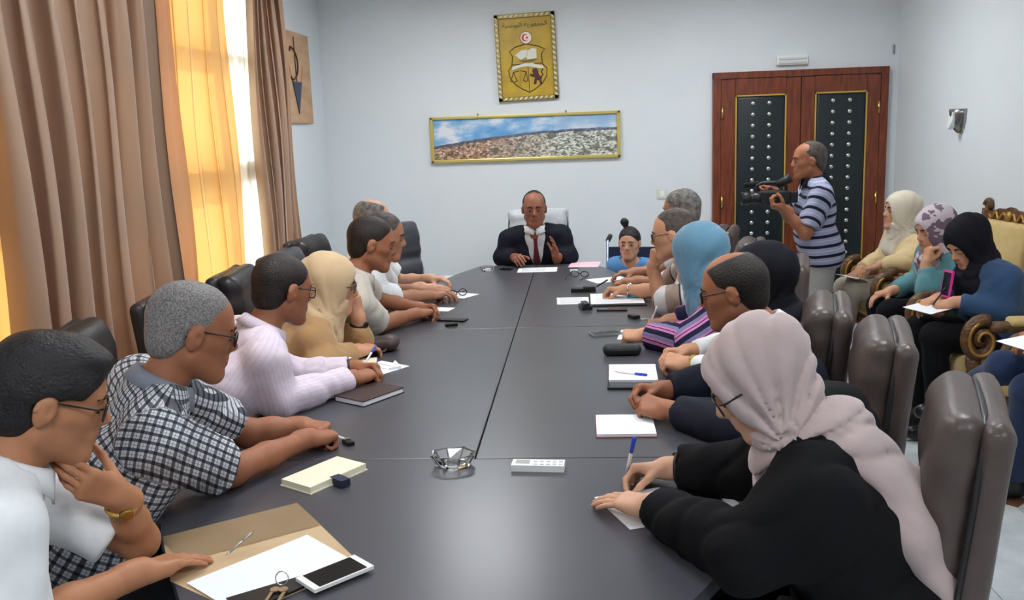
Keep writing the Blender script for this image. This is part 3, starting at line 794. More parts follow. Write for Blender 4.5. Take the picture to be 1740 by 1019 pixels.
# hand in its own frame: y to the fingertips, z out of the back of the hand, x to the thumb for a left hand
FING = [(.029, .084, (.040, .024, .020), .0088), (.010, .088, (.045, .027, .021), .0090), (-.010, .085, (.041, .026, .020), .0085), (-.028, .077, (.032, .020, .018), .0076)]
POSES = {  # per finger curl (mcp, pip, dip) in degrees, spread, thumb (out, down) and thumb curl
    'flat': dict(c=[(8, 12, 6)] * 4, th=(.75, .62, -.25), tc=12),
    'relax': dict(c=[(22, 30, 18), (26, 34, 20), (28, 36, 22), (30, 36, 22)], th=(.62, .68, -.40), tc=20),
    'pen': dict(c=[(48, 42, 18), (55, 58, 30), (62, 75, 40), (66, 78, 42)], th=(.35, .72, -.62), tc=32),
    'fist': dict(c=[(70, 85, 50), (72, 88, 50), (74, 88, 50), (76, 85, 48)], th=(.30, .72, -.62), tc=55),
    'clasp': dict(c=[(52, 55, 30), (54, 56, 32), (56, 56, 32), (58, 54, 30)], th=(.30, .80, -.45), tc=15),
    'chin': dict(c=[(24, 18, 10), (24, 18, 12), (28, 22, 14), (34, 30, 18)], th=(.20, .50, -.85), tc=6),
    'open': dict(c=[(6, 14, 8), (8, 16, 8), (10, 18, 10), (12, 20, 10)], th=(.80, .55, -.1), tc=8),
    'grip': dict(c=[(55, 60, 30), (57, 62, 30), (60, 62, 30), (62, 60, 30)], th=(.45, .55, -.75), tc=35),
}
def hand_prims(W, fdir, dors, side, pose, hs=1.0):
    y = nrm(fdir); z = nrm(V3(dors) - y * (V3(dors) @ y)); x = np.cross(y, z) * side
    to = lambda p: V3(W) + hs * (x * p[0] + y * p[1] + z * p[2])
    P = POSES[pose]; out = []
    out.append(cone(to((0, -.03, 0)), to((0, .012, 0)), .027 * hs, .027 * hs, k=.02 * hs))
    for i, (fx, fy, segs, r) in enumerate(FING):
        out.append(cone(to((fx * .55, .012, 0)), to((fx, fy, .001)), .0155 * hs, .0125 * hs, k=.012 * hs))
    out.append(cone(to((.018, .022, -.010)), to((.026, .050, -.012)), .017 * hs, .012 * hs, k=.012 * hs))
    out.append(cone(to((-.024, .018, -.008)), to((-.026, .055, -.008)), .014 * hs, .012 * hs, k=.012 * hs))
    for i, (fx, fy, segs, r) in enumerate(FING):
        p = V3((fx, fy, 0)); a = 0; sp = (fx * .22) * 1.2
        for j, (sl, cu) in enumerate(zip(segs, P['c'][i])):
            a += math.radians(cu)
            d = V3((sp * math.cos(a) * 2.2, math.cos(a), -math.sin(a))); d /= np.linalg.norm(d)
            q = p + d * sl
            out.append(cone(to(p), to(q), (r - .0006 * j) * hs, (r - .0006 * (j + 1)) * hs, k=.004 * hs)); p = q
    d = nrm(P['th']); p = V3((.026, .022, -.010)); tr = [.0125, .0105, .0095, .0085]
    a = math.radians(P['tc'])
    for j, sl in enumerate((.038, .031, .025)):
        dd = d * math.cos(a * j) + nrm(np.cross(V3((0.2, 0, 1)), d)) * math.sin(a * j) * .75 + V3((0, 0, -1)) * math.sin(a * j) * .45; dd = nrm(dd)
        q = p + dd * sl
        out.append(cone(to(p), to(q), tr[j] * hs, tr[j + 1] * hs, k=.006 * hs)); p = q
    return out, to

def head_prims(Hc, R, s=1.0, jaw=1.0, nose=1.0, ears=True):
    T = lambda p: Hc + R @ (V3(p) * s)
    E = lambda c, r, k=.02, op='u': ell(T(c), V3(r) * s, R, k * s, op)
    C = lambda a, b, ra, rb=None, k=.02, op='u': cone(T(a), T(b), ra * s, (ra if rb is None else rb) * s, k * s, op)
    p = [E((0, -.020, .034), (.077, .098, .090)), E((0, .036, -.020), (.062, .062, .092), .03), E((0, .020, .045), (.066, .070, .066), .03)]
    for x in (-1, 1):
        p += [C((x * .052 * jaw, .000, -.058), (x * .018, .070, -.098), .024, .022, .03), C((x * .040, .060, -.014), (x * .052, .035, -.012), .020, .020, .02)]
    p += [C((-.012, .078, -.100), (.012, .078, -.100), .021, .021, .02), C((-.034, .080, .027), (.034, .080, .027), .014, .014, .018)]
    p += [E((0, .085, -.056), (.030, .020, .026), .015)]
    for x in (-1, 1): p.append(dict(E((x * .032, .103, .006), (.020, .020, .012), .014), op='s'))
    p += [C((0, .092, .016), (0, .111 * nose, -.022), .008, .0125, .010), C((-.011, .100, -.028), (.011, .100, -.028), .0095, .0095, .008)]
    p += [C((-.018, .095, -.054), (.018, .095, -.054), .0065, .0065, .006), C((-.015, .0955, -.066), (.015, .0955, -.066), .0075, .0075, .006)]
    p.append(C((-.022, .105, -.0600), (.022, .105, -.0600), .0025, .0025, .004, 's'))
    for x in (-1, 1):
        p += [E((x * .032, .078, .004), (.0155, .0140, .0115), .004)]        # eyelids
        if not ears: continue
        er = ell(T((x * .081, -.006, -.006)), V3((.012, .020, .034)) * s, R @ np.array([[1, 0, 0], [0, .97, .22], [0, -.22, .97]]), .006 * s); p.append(er)
        p.append(dict(ell(T((x * .096, .004, -.003)), V3((.012, .009, .015)) * s, R, .004 * s), op='s'))
        p.append(C((x * .080, -.016, .020), (x * .091, -.024, -.004), .005, .005, .004))
    return p, T

def tri_uv(prims, v, refs):
    """pattern coordinates along the cloth: distance along each limb and around it"""
    best = np.full(len(v), 9.); pu = np.zeros(len(v)); pv = np.zeros(len(v))
    for q, ref in zip(prims, refs):
        d = prim_d(q, v); m = d < best; best[m] = d[m]; w = v[m]
        if ref[0] == 'limb':
            a, b = ref[1], ref[2]; ax = nrm(b - a); r = .055
            nn = nrm(ref[3]); vd = nrm(ax - nn * (ax @ nn)); s1 = np.cross(nn, vd); l = w - a
            pu[m] = l @ s1; pv[m] = l @ vd
        else:
            o, rr, ff, uu = ref[1:]; l = w - o
            pu[m] = np.arctan2(l @ rr, np.abs(l @ ff) + .02) * .16 * np.where(l @ ff > 0, 1, 1.0); pv[m] = l @ uu
    return pu, pv

def eye_mesh(parent, T, R, s, x, look):
    bm = B(); bmesh.ops.create_uvsphere(bm, u_segments=12, v_segments=8, radius=.0120 * s)
    c = T((x * .032, .0798, .0020)); Mx = Matrix(R.tolist()).to_4x4(); Mx.translation = Vector(c)
    for f in bm.faces:
        n = f.calc_center_median().normalized(); f.material_index = 1 if n.dot(Vector(look).normalized()) > .72 else 0
    bmesh.ops.transform(bm, matrix=Mx, verts=bm.verts)
    return obj('eye', bm, [M_eye, M_iris], parent, True)
def glasses(parent, T, s=1.0, m=None, w=.026, h=.019):
    bm = B(); m = m or M_gframe
    y0 = .108
    lens = []
    for x in (-1, 1):
        pts = []
        for k in range(20):
            a = 2 * math.pi * k / 20; c, sn = math.cos(a), math.sin(a)
            px = x * .034 + w * math.copysign(abs(c) ** .6, c); pz = .002 + h * math.copysign(abs(sn) ** .6, sn)
            pts.append(T((px, y0 - .25 * abs(px) * abs(px) * 8, pz)))
        add_tube(bm, pts, .0022 * s, 6, closed=True); lens.append(pts)
        add_tube(bm, [T((x * .060, y0 - .012, .012)), T((x * .074, .085, .012)), T((x * .083, .0, .014)), T((x * .084, -.015, .010)), T((x * .083, -.03, -.008))], .0022 * s, 6)
    add_tube(bm, [T((-.009, y0, .008)), T((0, y0 + .002, .011)), T((.009, y0, .008))], .0020 * s, 6)
    g = obj('glasses', bm, m, parent, True)
    for pts in lens:
        bm = B(); a = [bm.verts.new(p) for p in pts]; bm.faces.new(a)
        bmesh.ops.solidify(bm, geom=bm.faces[:], thickness=.0012); obj('lens', bm, M_lens, g)
    return g
def brow(parent, T, s, m):
    for x in (-1, 1):
        bm = B(); add_tube(bm, [T((x * .012, .0985, .026)), T((x * .030, .0975, .031)), T((x * .052, .083, .025))], [.0045 * s, .0048 * s, .002 * s], 6)
        obj('eyebrow', bm, m, parent, True)
        bm = B(); add_tube(bm, [T((x * .018, .0905, -.0015)), T((x * .026, .0935, -.0035)), T((x * .034, .0935, -.0035)), T((x * .046, .0865, .000))], .0014 * s, 5)
        obj('eyelashes', bm, M_brow, parent, True)

def hair_obj(parent, T, R, Hc, s, style, m, res):
    E = lambda c, r, k=.02, op='u': dict(ell(T(c), V3(r) * s, R, k * s), op=op)
    th = {'short': .006, 'thick': .014, 'bald': .005, 'crop': .004, 'child': .010, 'receding': .006}[style]
    p = [E((0, -.020, .034), (.077 + th, .098 + th, .090 + th)), E((0, .012, .050), (.066 + th, .070 + th, .064 + th), .02), E((0, -.055, -.035), (.062 + th * .5, .050 + th * .5, .055), .03)]
    if style == 'thick': p.append(E((0, .045, .100), (.062, .055, .030), .02))
    D = lambda v: R @ V3(v)
    nz = -.60 if style != 'bald' else -.42
    fy = {'short': .076, 'thick': .098, 'bald': .070, 'crop': .066, 'child': .086, 'receding': .045}[style]
    p.append(dict(half(T((0, fy, .078)), D((0, .80, nz)))))
    for x in (-1, 1):
        p.append(dict(E((x * .085, .045, -.030), (.05, .052, .056), .01), op='s'))
        p.append(dict(E((x * .09, -.002, -.012), (.026, .026, .040), .006), op='s'))
        if style in ('receding',): p.append(dict(E((x * .055, .065, .10), (.035, .06, .04), .015), op='s'))
    p.append(half(T((0, -.05, -.078)), D((0, .25, -1))))
    if style == 'bald': p.append(dict(E((0, .045, .142), (.056, .115, .056), .014), op='s'))
    if style == 'receding': p.append(dict(E((0, .07, .12), (.05, .05, .045), .012), op='s'))
    w1 = waves(5, 90, 7); w2 = waves(9, 40, 5); a = {'thick': .005, 'child': .003}.get(style, .002)
    v, f = surf(p, res, lambda q: a * (w1(q) * .5 + w2(q) * .6), amp=.008)
    return link_mesh('hair', np_mesh('hair', [(v, f)]), m, parent)

def watch(parent, W, E_, r=.031, strap=None, face=None, dors=(0, 0, 1)):
    ax = nrm(V3(W) - V3(E_)); c = V3(W) - ax * .028
    z = nrm(V3(dors) - ax * (V3(dors) @ ax)); x = np.cross(ax, z)
    bm = B(); add_tube(bm, [c + r * (z * math.cos(a) + x * math.sin(a)) for a in [2 * math.pi * k / 20 for k in range(20)]], .006, 6, closed=True)
    w = obj('wristwatch', bm, strap or M_gold, parent, True)
    bm = B(); Mx = Matrix((Vector(x).to_tuple() + (0,), Vector(ax).to_tuple() + (0,), Vector(z).to_tuple() + (0,), (0, 0, 0, 1))).transposed(); Mx.translation = Vector(c + z * (r + .001))
    add_lathe(bm, [(.016, -.004), (.017, .002), (.014, .005)], n=16, M=Mx); obj('watch_face', bm, face or M_brass, w)
    return w

def collar(parent, N, nd, f, r, m, rad=.066, h=.040, opening=.35, flap=.032, name='collar'):
    """stand and fall collar round the neck: N base centre, nd neck direction"""
    nd = nrm(nd); f2 = nrm(f - nd * (f @ nd)); r2 = np.cross(f2, nd)
    bm = B(); rows = []; n = 26
    for k in range(n + 1):
        a = opening + (2 * math.pi - 2 * opening) * k / n
        fr = abs(k / n - .5) * 2
        d = f2 * math.cos(a) * 1.08 + r2 * math.sin(a)
        low = h * .55 + flap * (fr ** 6)
        back = .010 * (1 - fr)
        pts = [N + d * (rad + .004) + nd * (-.012), N + d * rad + nd * (h * .9 - .006 + back), N + d * (rad + .004) + nd * (h + back),
               N + d * (rad + .010) + nd * (h * .92 + back), N + d * (rad + .024 + .01 * fr) + nd * (h - low - .012 + back * .5), N + d * (rad + .020 + .01 * fr) + nd * (h - low - .012 + back * .5)]
        rows.append([bm.verts.new(p) for p in pts])
    for a, b in zip(rows[:-1], rows[1:]):
        for j in range(5): bm.faces.new((a[j], a[j + 1], b[j + 1], b[j]))
    o = obj(name, bm, m, parent, True)
    md = o.modifiers.new('thick', 'SOLIDIFY'); md.thickness = .003; md.offset = 0
    return o

def person(label, H, hyaw, hpitch, byaw, pelvis, arms, skin, hair=None, hijab=None, top=None, hroll=0, nb=(.05, .165), res=.010, hs=1.0, bulk=0.0, group=None,
           trousers=None, shoe=None, knees=None, ankles=None, glass=None, eyes=None, beard=0.0, female=False, standing=False, brows=True, shw=.170, jacket=None, jaw=1.0, seatz=.555, hand_s=1.0, cat='person', scale=1.0, shift=0.0):
    """builds one person: the body is one mesh; clothes, hair and glasses are its children. All joints in world metres."""
    f, r = frame(byaw); up = V3((0, 0, 1)); Hc = V3(H); R = head_rot(hyaw, hpitch, hroll)
    root = empty('person', (pelvis[0], pelvis[1], 0)); tag(root, label, cat, group); WORLD_ROOTS[root.name] = (pelvis[0], pelvis[1], 0)
    Pv = V3((pelvis[0], pelvis[1], seatz))
    N = Hc - f * nb[0] - up * nb[1] + r * shift
    nd = nrm(Hc + R @ V3((0, -.02, -.03)) - N)
    sp = nrm(N - Pv); bf = nrm(f - sp * (f @ sp)); br_ = np.cross(bf, sp)
    g = bulk; k_ = scale
    ch = Pv + (N - Pv) * .66 + bf * .012; wa = Pv + (N - Pv) * .30 + bf * .03
    SL = N - br_ * shw * k_ - sp * .055 * k_; SR = N + br_ * shw * k_ - sp * .055 * k_
    def torso(o, kk=.07):
        q = [cone(Pv - r * .075, Pv + r * .075, .125 + g + o, k=kk), cone(wa - br_ * .06, wa + br_ * .06, .115 + g * 1.3 + o, k=kk),
             cone(ch - br_ * .080 * k_, ch + br_ * .080 * k_, (.112 + g * .6) * k_ + o, k=kk)]
        if female: q += [cone(ch - br_ * .07 + bf * .07 - sp * .02, ch + br_ * .07 + bf * .07 - sp * .02, .062 + o, k=.05)]
        for S in (SL, SR): q.append(cone(N - sp * .035, S, .062 * k_ + o, .062 * k_ + o, k=.05))
        for S in (SL, SR): q.append(cone(N + nd * .02, (S * .6 + N * .4) + sp * .02, .040 * k_ + o, .040 * k_ + o, k=.05))
        return q
    body = torso(-.014); limbs = []; hands = []; arm_info = {}
    for side, S, nm in ((1, SL, 'L'), (-1, SR, 'R')):      # side=+1 left hand
        a = arms[nm]; W = V3(a['w'])
        pole = V3(a.get('pole', (0, 0, -1))); pole = pole if 'pole' in a else (-up * 1.0 + (-br_ if nm == 'L' else br_) * .8 - f * .4)
        El = ik(S, W, .285 * k_, .25 * k_, pole) if 'e' not in a else V3(a['e'])
        fd = V3(a['f']) if 'f' in a else nrm(W - El); do = V3(a.get('d', (0, 0, 1)))
        arm_info[nm] = (S, El, W, fd, do)
        limbs += [cone(S, El, .050 * k_, .042 * k_, k=.03), cone(El, El + (W - El) * .45, .043 * k_, .039 * k_, k=.025), cone(El + (W - El) * .45, W, .039 * k_, .027 * k_, k=.02)]
        hp, _ = hand_prims(W, fd, do, side, a.get('p', 'relax'), hand_s)
        hands.append([cone(El + (W - El) * .72, W, .032 * k_, .027 * k_, k=.02)] + hp)
    hipL, hipR = Pv - r * .09, Pv + r * .09
    if knees is None:
        kn = [hipL + f * .40 - r * .03 + V3((0, 0, .50 - seatz + .02)), hipR + f * .40 + r * .03 + V3((0, 0, .50 - seatz + .02))]
    else: kn = [V3(x) for x in knees]
    if ankles is None: an = [V3((x[0], x[1], .085)) - f * .02 for x in kn]
    else: an = [V3(x) for x in ankles]
    legs = []
    for h, x, y in zip((hipL, hipR), kn, an):
        legs += [(h, x, .078, .056), (x, y, .054, .036)]
    for a, b, ra, rb in legs: body.append(cone(a, b, ra * k_, rb * k_, k=.03))
    fdir = [f, f]
    for y in an: body.append(cone(y - V3((0, 0, .035)), y + f * .12 - V3((0, 0, .05)), .036, .028, k=.02))
    neck = [cone(N - nd * .03, Hc + R @ V3((0, -.022, -.045)), .056 * k_, .054 * hs, k=.03), cone(N - nd * .02 + bf * .0, N + nd * .03, .060 * k_, .056 * k_, k=.03)]
    body += neck
    hp, T = head_prims(Hc, R, hs, jaw, ears=not hijab)
    hres = .0045 if res <= .008 else (.0055 if res <= .010 else .0065)
    lo = Pv * 0 + np.min([q['bc'] - q['br'] for q in body], 0); 
    vb, fb = surf(body, .017)
    va, fa_ = surf(limbs, max(res * 1.05, .0085))
    vh, fh = surf(neck + hp, hres, smooth=1)
    parts = [(vb, fb), (va, fa_), (vh, fh)]
    hr = .0042 if res <= .010 else .0052
    for h in hands: parts.append(surf(h, hr, smooth=1))
    allv = np.concatenate([p[0] for p in parts])
    l = (allv - Hc) @ R / hs
    lip = (np.exp(-((l[:, 0] / .020) ** 4)) * np.exp(-(((l[:, 2] + .060) / .0125) ** 4)) * (l[:, 1] > .085))
    bd = beard * (1 / (1 + np.exp((l[:, 2] + .028) * 250))) * (1 / (1 + np.exp(-(l[:, 2] + .125) * 200))) * (l[:, 1] > -.005) * (np.abs(l[:, 0]) < .1)
    lip *= (np.abs(l).max(1) < .15); bd *= (np.abs(l).max(1) < .15)
    bo = link_mesh('body', np_mesh('body', parts, {'lip': lip, 'beard': bd}), skin, root)
    # ---- clothes
    fold = waves(int(abs(H[0] * 1000)) % 997, 24, 6); fold2 = waves(int(abs(H[1] * 1000)) % 991, 55, 5)
    def garment(name, m, off, sleeve, k=.075, loose=1.0, hem=None, vcut=None, neckcut=.068, pattern=False, fa=.007, open_front=None, sl_r=0.0, sk=.04):
        q = torso(off, k)
        refs = [('t', N, br_, bf, sp)] * len(q)
        for nm in 'LR':
            S, El, W, fd, do = arm_info[nm]
            ro = .011 + off * .6 + sl_r; lat = (-br_ if nm == 'L' else br_) + up * .7 - f * .1
            if sleeve == 'none': continue
            if sleeve == 'short':
                e = S + (El - S) * .80
                q += [cone(S, S + (e - S) * .6, (.056 + ro) * k_, (.056 + ro) * k_, k=.04), flat(S + (e - S) * .2, e, (.053 + ro) * k_, (.062 + ro) * k_, k=.012)]
                refs += [('limb', S, e, lat)] * 2
            else:
                e = W - nrm(W - El) * (.035 if sleeve == 'long' else .09)
                q += [cone(S, El, (.054 + ro) * k_, (.045 + ro) * k_, k=sk), cone(El, El + (e - El) * .5, (.045 + ro) * k_, (.040 + ro) * k_, k=.03),
                      flat(El + (e - El) * .3, e, (.043 + ro) * k_, (.031 + ro * .9) * k_, k=.012)]
                refs += [('limb', S, El, lat), ('limb', El, e, lat), ('limb', El, e, lat)]
        nu = len(q)
        pat = list(q)
        if hem is not None: q.append(half(V3(hem[0]), V3(hem[1])))
        q.append(cone(N + nd * (.035 if neckcut > .06 else .065) + bf * .004, N + nd * .2, neckcut, neckcut + .01, k=.012, op='s'))
        if vcut:   # open front of a jacket: a wedge widening to the neck
            lo_, wd = vcut
            a0 = ch + bf * (.150 + g) + sp * lo_; a1 = ch + bf * (.150 + g) + sp * .04; a2 = N + bf * .075 + sp * .01
            q += [cone(a0, a1, .022, wd * .72, .006, 's'), cone(a1, a2, wd * .72, wd, .006, 's')]
        dsp = lambda p: fa * loose * (.75 * fold(p) + .35 * fold2(p) - .9 * (1 - np.minimum(1, np.abs(fold2(p * .55 + .7)) * 1.6)) ** 2) + .004
        v, fq = surf(q, res, dsp, amp=.014)
        at = None
        if pattern:
            pu, pv = tri_uv(pat, v, refs); at = {'pu': pu, 'pv': pv}
        return link_mesh(name, np_mesh(name, [(v, fq)], at), m, root)
    if top:
        t = dict(top); kind = t.pop('name', 'shirt'); m = t.pop('m'); col_ = t.pop('collar', None); t.setdefault('off', .004); t.setdefault('sleeve', 'short')
        go = garment(kind, m, **t)
        if col_ is not None:
            collar(go, N + nd * .008, nd, f, r, col_ if col_ is not True else m, **(dict(opening=.10, flap=.018, rad=.064) if jacket else {}))
    if jacket:
        t = dict(jacket); m = t.pop('m'); t.setdefault('off', .014); t.setdefault('sleeve', 'long')
        lap = t.pop('lapel', False)
        jo = garment('jacket', m, **t)
    if trousers is not None:
        q = [cone(Pv - r * .075, Pv + r * .075, (.132 if seatz < .7 else .112) + g, k=.06)]
        for i, (a, b, ra, rb) in enumerate(legs):
            if i % 2 == 0: q.append(cone(a, b, (ra + .012) * k_, (rb + .014) * k_, k=.04))
            else: q += [cone(a, a + (b - a) * .5, (ra + .012) * k_, (rb + .020) * k_, k=.03), flat(a + (b - a) * .3, b + (a - b) * .06, (rb + .026) * k_, (rb + .018) * k_, k=.015)]
        v, fq = surf(q, .013 if knees is not None else .019, lambda p: .006 * fold(p) + .002, amp=.012)
        link_mesh('trousers', np_mesh('trousers', [(v, fq)]), trousers, root)
    if shoe is not None:
        for y in an:
            ff = nrm(f)
            q = [cone(y - V3((0, 0, .040)) - ff * .03, y - V3((0, 0, .045)) + ff * .135, .044, .038, k=.02), cone(y - V3((0, 0, .01)), y - V3((0, 0, .03)), .044, .044, k=.02),
                 half((0, 0, y[2] - .083), (0, 0, -1))]
            v, fq = surf(q, .012); so = link_mesh('shoe', np_mesh('shoe', [(v, fq)]), shoe, root)
    if hair: hair_obj(root, T, R, Hc, hs, hair[0], hair[1], .005 if res <= .010 else .007)
    if eyes:
        for x in (-1, 1): eye_mesh(root, T, R, hs, x, eyes)
    if brows: brow(root, T, hs, brows if brows is not True else M_brow)
    if glass: glasses(root, T, hs, glass if glass is not True else None)
    info = dict(root=root, T=T, R=R, Hc=Hc, N=N, nd=nd, f=f, r=r, sp=sp, bf=bf, br=br_, ch=ch, SL=SL, SR=SR, arm=arm_info, fold=fold, body=bo)
    if hijab: hijab_obj(info, hs, res, g=g, **hijab)
    return info

def hijab_obj(I, s, res, m, g=0.0, drape=.19, long_back=0.0, front=.12, name='headscarf', fa=.0035, open_=(.056, .086), tail=None, cape=.0):
    T, R, N, nd, f, sp, bf, br_, ch, SL, SR = (I[k] for k in ('T', 'R', 'N', 'nd', 'f', 'sp', 'bf', 'br', 'ch', 'SL', 'SR'))
    E = lambda c, r, k=.02, op='u': dict(ell(T(c), V3(r) * s, R, k * s), op=op)
    p = [E((0, -.028, .030), (.101, .118, .114)), E((0, .010, .038), (.090, .094, .094), .03), E((0, -.008, -.072), (.088, .096, .090), .04)]
    p.append(E((0, .004, -.020), (.089, .100, .092), .03))
    p += [cone(T((0, -.005, -.10)), N + nd * .03 + bf * .015, .078, .088, k=.05), cone(N + nd * .02, N - sp * .03 + bf * .03, .088, .10, k=.05)]
    if drape:
        for S in (SL, SR): p.append(cone(N - sp * .005, N + (S - N) * (.55 + cape), .070, .060 + cape * .05, k=.05))
        p.append(ell(ch + bf * (.085 + g) + sp * .06, (.115, .055, front), np.stack([br_, bf, sp], 1), .05))
    if long_back:
        b0 = N - bf * .085; b1 = N - bf * (.125 + g * .5) - sp * long_back * .5; b2 = N - bf * (.125 + g) - sp * long_back
        for sgn, w in ((-1, .075), (0, 0), (1, .075)):
            p.append(cone(b0 + br_ * sgn * .05, b1 + br_ * sgn * w, .045, .040, k=.05)); p.append(cone(b1 + br_ * sgn * w, b2 + br_ * sgn * w * 1.1, .040, .034, k=.05))
    if tail is not None:
        for a, b, ra, rb in tail(I): p.append(cone(a, b, ra, rb, k=.012))
    p.append(dict(E((0, .118, -.022), (open_[0], .10, open_[1]), .012), op='s'))
    w = waves(21, 30, 6); knot = T((.0, .02, -.125)); axis = R @ V3((0, .3, 1))
    def dsp(q):
        l = q - knot; r_ = np.sqrt((l ** 2).sum(1)) + 1e-4
        ang = np.arctan2(l @ (R @ V3((0, 1, 0))), l @ nrm(axis)); lx = l @ (R @ V3((1, 0, 0)))
        fade = np.clip((.40 - r_) / .24, 0, 1) * np.clip((r_ - .03) / .06, 0, 1)
        st = -(1 - np.abs(np.sin(ang * 5.5 + 1.0 * np.sin(lx * 12)))) ** 2.5 - .7 * (1 - np.abs(np.sin(ang * 8.3 + 1.7 + .8 * np.sin(lx * 9)))) ** 3
        return fa * (st * 2.2 * fade + .45 * w(q)) + .002
    v, fq = surf(p, min(res, .009), dsp, amp=.014)
    return link_mesh(name, np_mesh(name, [(v, fq)]), m, I['root'])

# ------------------------------------------------------------------ cloth patterns
def plaid(nt, at, m, mix):
    def lines(c, pitch, w, ph):
        return m('LESS_THAN', m('FRACT', m('ADD', m('DIVIDE', c, pitch), ph + 40.0)), w)
    u, v = at('pu'), at('pv')
    a = mix(m('MULTIPLY', lines(u, .021, .36, 0), .86), rgb(214, 216, 222), rgb(28, 30, 42))
    a = mix(m('MULTIPLY', lines(v, .021, .36, .2), .80), a, rgb(26, 28, 40))
    return mix(m('MULTIPLY', m('ADD', lines(u, .021, .10, .4), lines(v, .021, .10, .6)), .5), a, rgb(96, 104, 128))
def polo_stripes(nt, at, m, mix):
    v = m('FRACT', m('ADD', m('DIVIDE', at('pv'), .064), 40.2))
    a = mix(m('LESS_THAN', v, .30), rgb(152, 156, 182), rgb(24, 26, 44))
    return mix(m('LESS_THAN', m('FRACT', m('ADD', m('DIVIDE', at('pv'), .064), 40.55)), .10), a, rgb(178, 180, 200))
def candy_stripes(nt, at, m, mix):
    u = m('FRACT', m('ADD', m('DIVIDE', m('ADD', at('pu'), m('MULTIPLY', at('pv'), .12)), .060), 40.0))
    a = mix(m('LESS_THAN', u, .36), rgb(120, 116, 150), rgb(30, 28, 58))
    a = mix(m('GREATER_THAN', u, .62), a, rgb(196, 124, 172))
    return mix(m('LESS_THAN', m('ABSOLUTE', m('SUBTRACT', u, .80)), .035), a, rgb(44, 36, 66))
def fine_stripes(nt, at, m, mix):
    v = m('FRACT', m('ADD', m('DIVIDE', at('pu'), .014), 40.0))
    return mix(m('MULTIPLY', m('LESS_THAN', v, .3), .35), rgb(222, 208, 220), rgb(196, 178, 198))
def block_polo(nt, at, m, mix):
    v = m('FRACT', m('ADD', m('DIVIDE', at('pv'), .17), 40.25))
    a = mix(m('LESS_THAN', v, .45), rgb(164, 148, 138), rgb(206, 206, 210))
    return mix(m('LESS_THAN', m('ABSOLUTE', m('SUBTRACT', v, .47)), .03), a, rgb(60, 60, 74))
def print_scarf(nt, at, m, mix):
    tc = nt.nodes.new('ShaderNodeTexCoord'); n = nt.nodes.new('ShaderNodeTexNoise'); n.inputs['Scale'].default_value = 16; n.inputs['Detail'].default_value = 2
    nt.links.new(tc.outputs['Object'], n.inputs['Vector'])
    return mix(m('GREATER_THAN', n.outputs[0], .52), rgb(198, 184, 190), rgb(116, 98, 112))
def grey_hair(nt, at, m, mix):
    tc = nt.nodes.new('ShaderNodeTexCoord'); n = nt.nodes.new('ShaderNodeTexNoise'); n.inputs['Scale'].default_value = 240; n.inputs['Detail'].default_value = 4
    nt.links.new(tc.outputs['Object'], n.inputs['Vector'])
    mr = nt.nodes.new('ShaderNodeMapRange'); mr.inputs[1].default_value = .4; mr.inputs[2].default_value = .62; nt.links.new(n.outputs[0], mr.inputs[0])
    return mix(mr.outputs[0], rgb(100, 96, 96), rgb(148, 143, 141))
M_plaid = attr_mat('checked_cotton', plaid, wrinkle=.3); M_polo = attr_mat('striped_polo', polo_stripes, wrinkle=.3); M_candy = attr_mat('candy_stripe', candy_stripes, wrinkle=.3)
M_fine = attr_mat('fine_stripe', fine_stripes, wrinkle=.3); M_block = attr_mat('block_stripe', block_polo, wrinkle=.3); M_print = attr_mat('printed_scarf', print_scarf, wrinkle=.3)
M_salt = attr_mat('salt_pepper_hair', grey_hair, .6)
M_hblack = hair_mat('black_hair', rgb(34, 30, 32)); M_hdark = hair_mat('dark_brown_hair', rgb(44, 34, 32)); M_hgrey = hair_mat('grey_hair', rgb(140, 136, 132), rgb(84, 80, 78)); M_hmix = hair_mat('greying_hair', rgb(92, 82, 76), rgb(56, 48, 46))
SK = lambda n, *c: skin_mat('skin_' + n, rgb(*c))
sk1 = SK('tan', 176, 122, 88); sk2 = SK('brown', 158, 104, 76); sk3 = SK('light', 200, 150, 118); sk4 = SK('olive', 172, 122, 94); sk5 = SK('deep', 146, 96, 74); sk6 = SK('fair', 206, 160, 132)
F_white = fabric('white_cotton', rgb(232, 234, 236)); F_beige = fabric('beige_cotton', rgb(206, 198, 186)); F_navy = fabric('navy_wool', rgb(30, 33, 46), .75, sheen=0); F_suit = fabric('dark_suit_wool', rgb(24, 27, 38), .75, sheen=0)
F_black = fabric('black_crepe', rgb(15, 15, 18), .85, .08, 0); F_tan = fabric('tan_knit', rgb(176, 138, 96)); F_mauve = fabric('mauve_crepe', rgb(186, 166, 164), .75, .03, .3); F_camel = fabric('camel_scarf', rgb(206, 178, 140), .75, .03, .3)
F_blue = fabric('light_blue_scarf', rgb(96, 138, 162), .75, .03, .3); F_cream = fabric('cream_scarf', rgb(218, 206, 186), .75, .03, .3); F_yellow = fabric('pale_yellow_knit', rgb(222, 196, 148)); F_teal = fabric('teal_cotton', rgb(92, 140, 146)); F_denim = fabric('blue_denim_cloth', rgb(54, 80, 114)); F_jeans = fabric('jeans', rgb(38, 52, 84))
F_dk = fabric('dark_trousers', rgb(40, 40, 46)); F_grey = fabric('grey_trousers', rgb(158, 156, 152)); F_stone = fabric('stone_trousers', rgb(168, 160, 146)); F_sky = fabric('sky_blue_jersey', rgb(96, 156, 214)); F_bscarf = fabric('black_scarf', rgb(20, 20, 28), .8, .03, 0)
M_shoe = mat('black_shoe', rgb(22, 22, 24), .35); M_shoew = mat('pale_shoe', rgb(200, 200, 190), .55)
A = lambda w, **k: dict(w=w, **k)

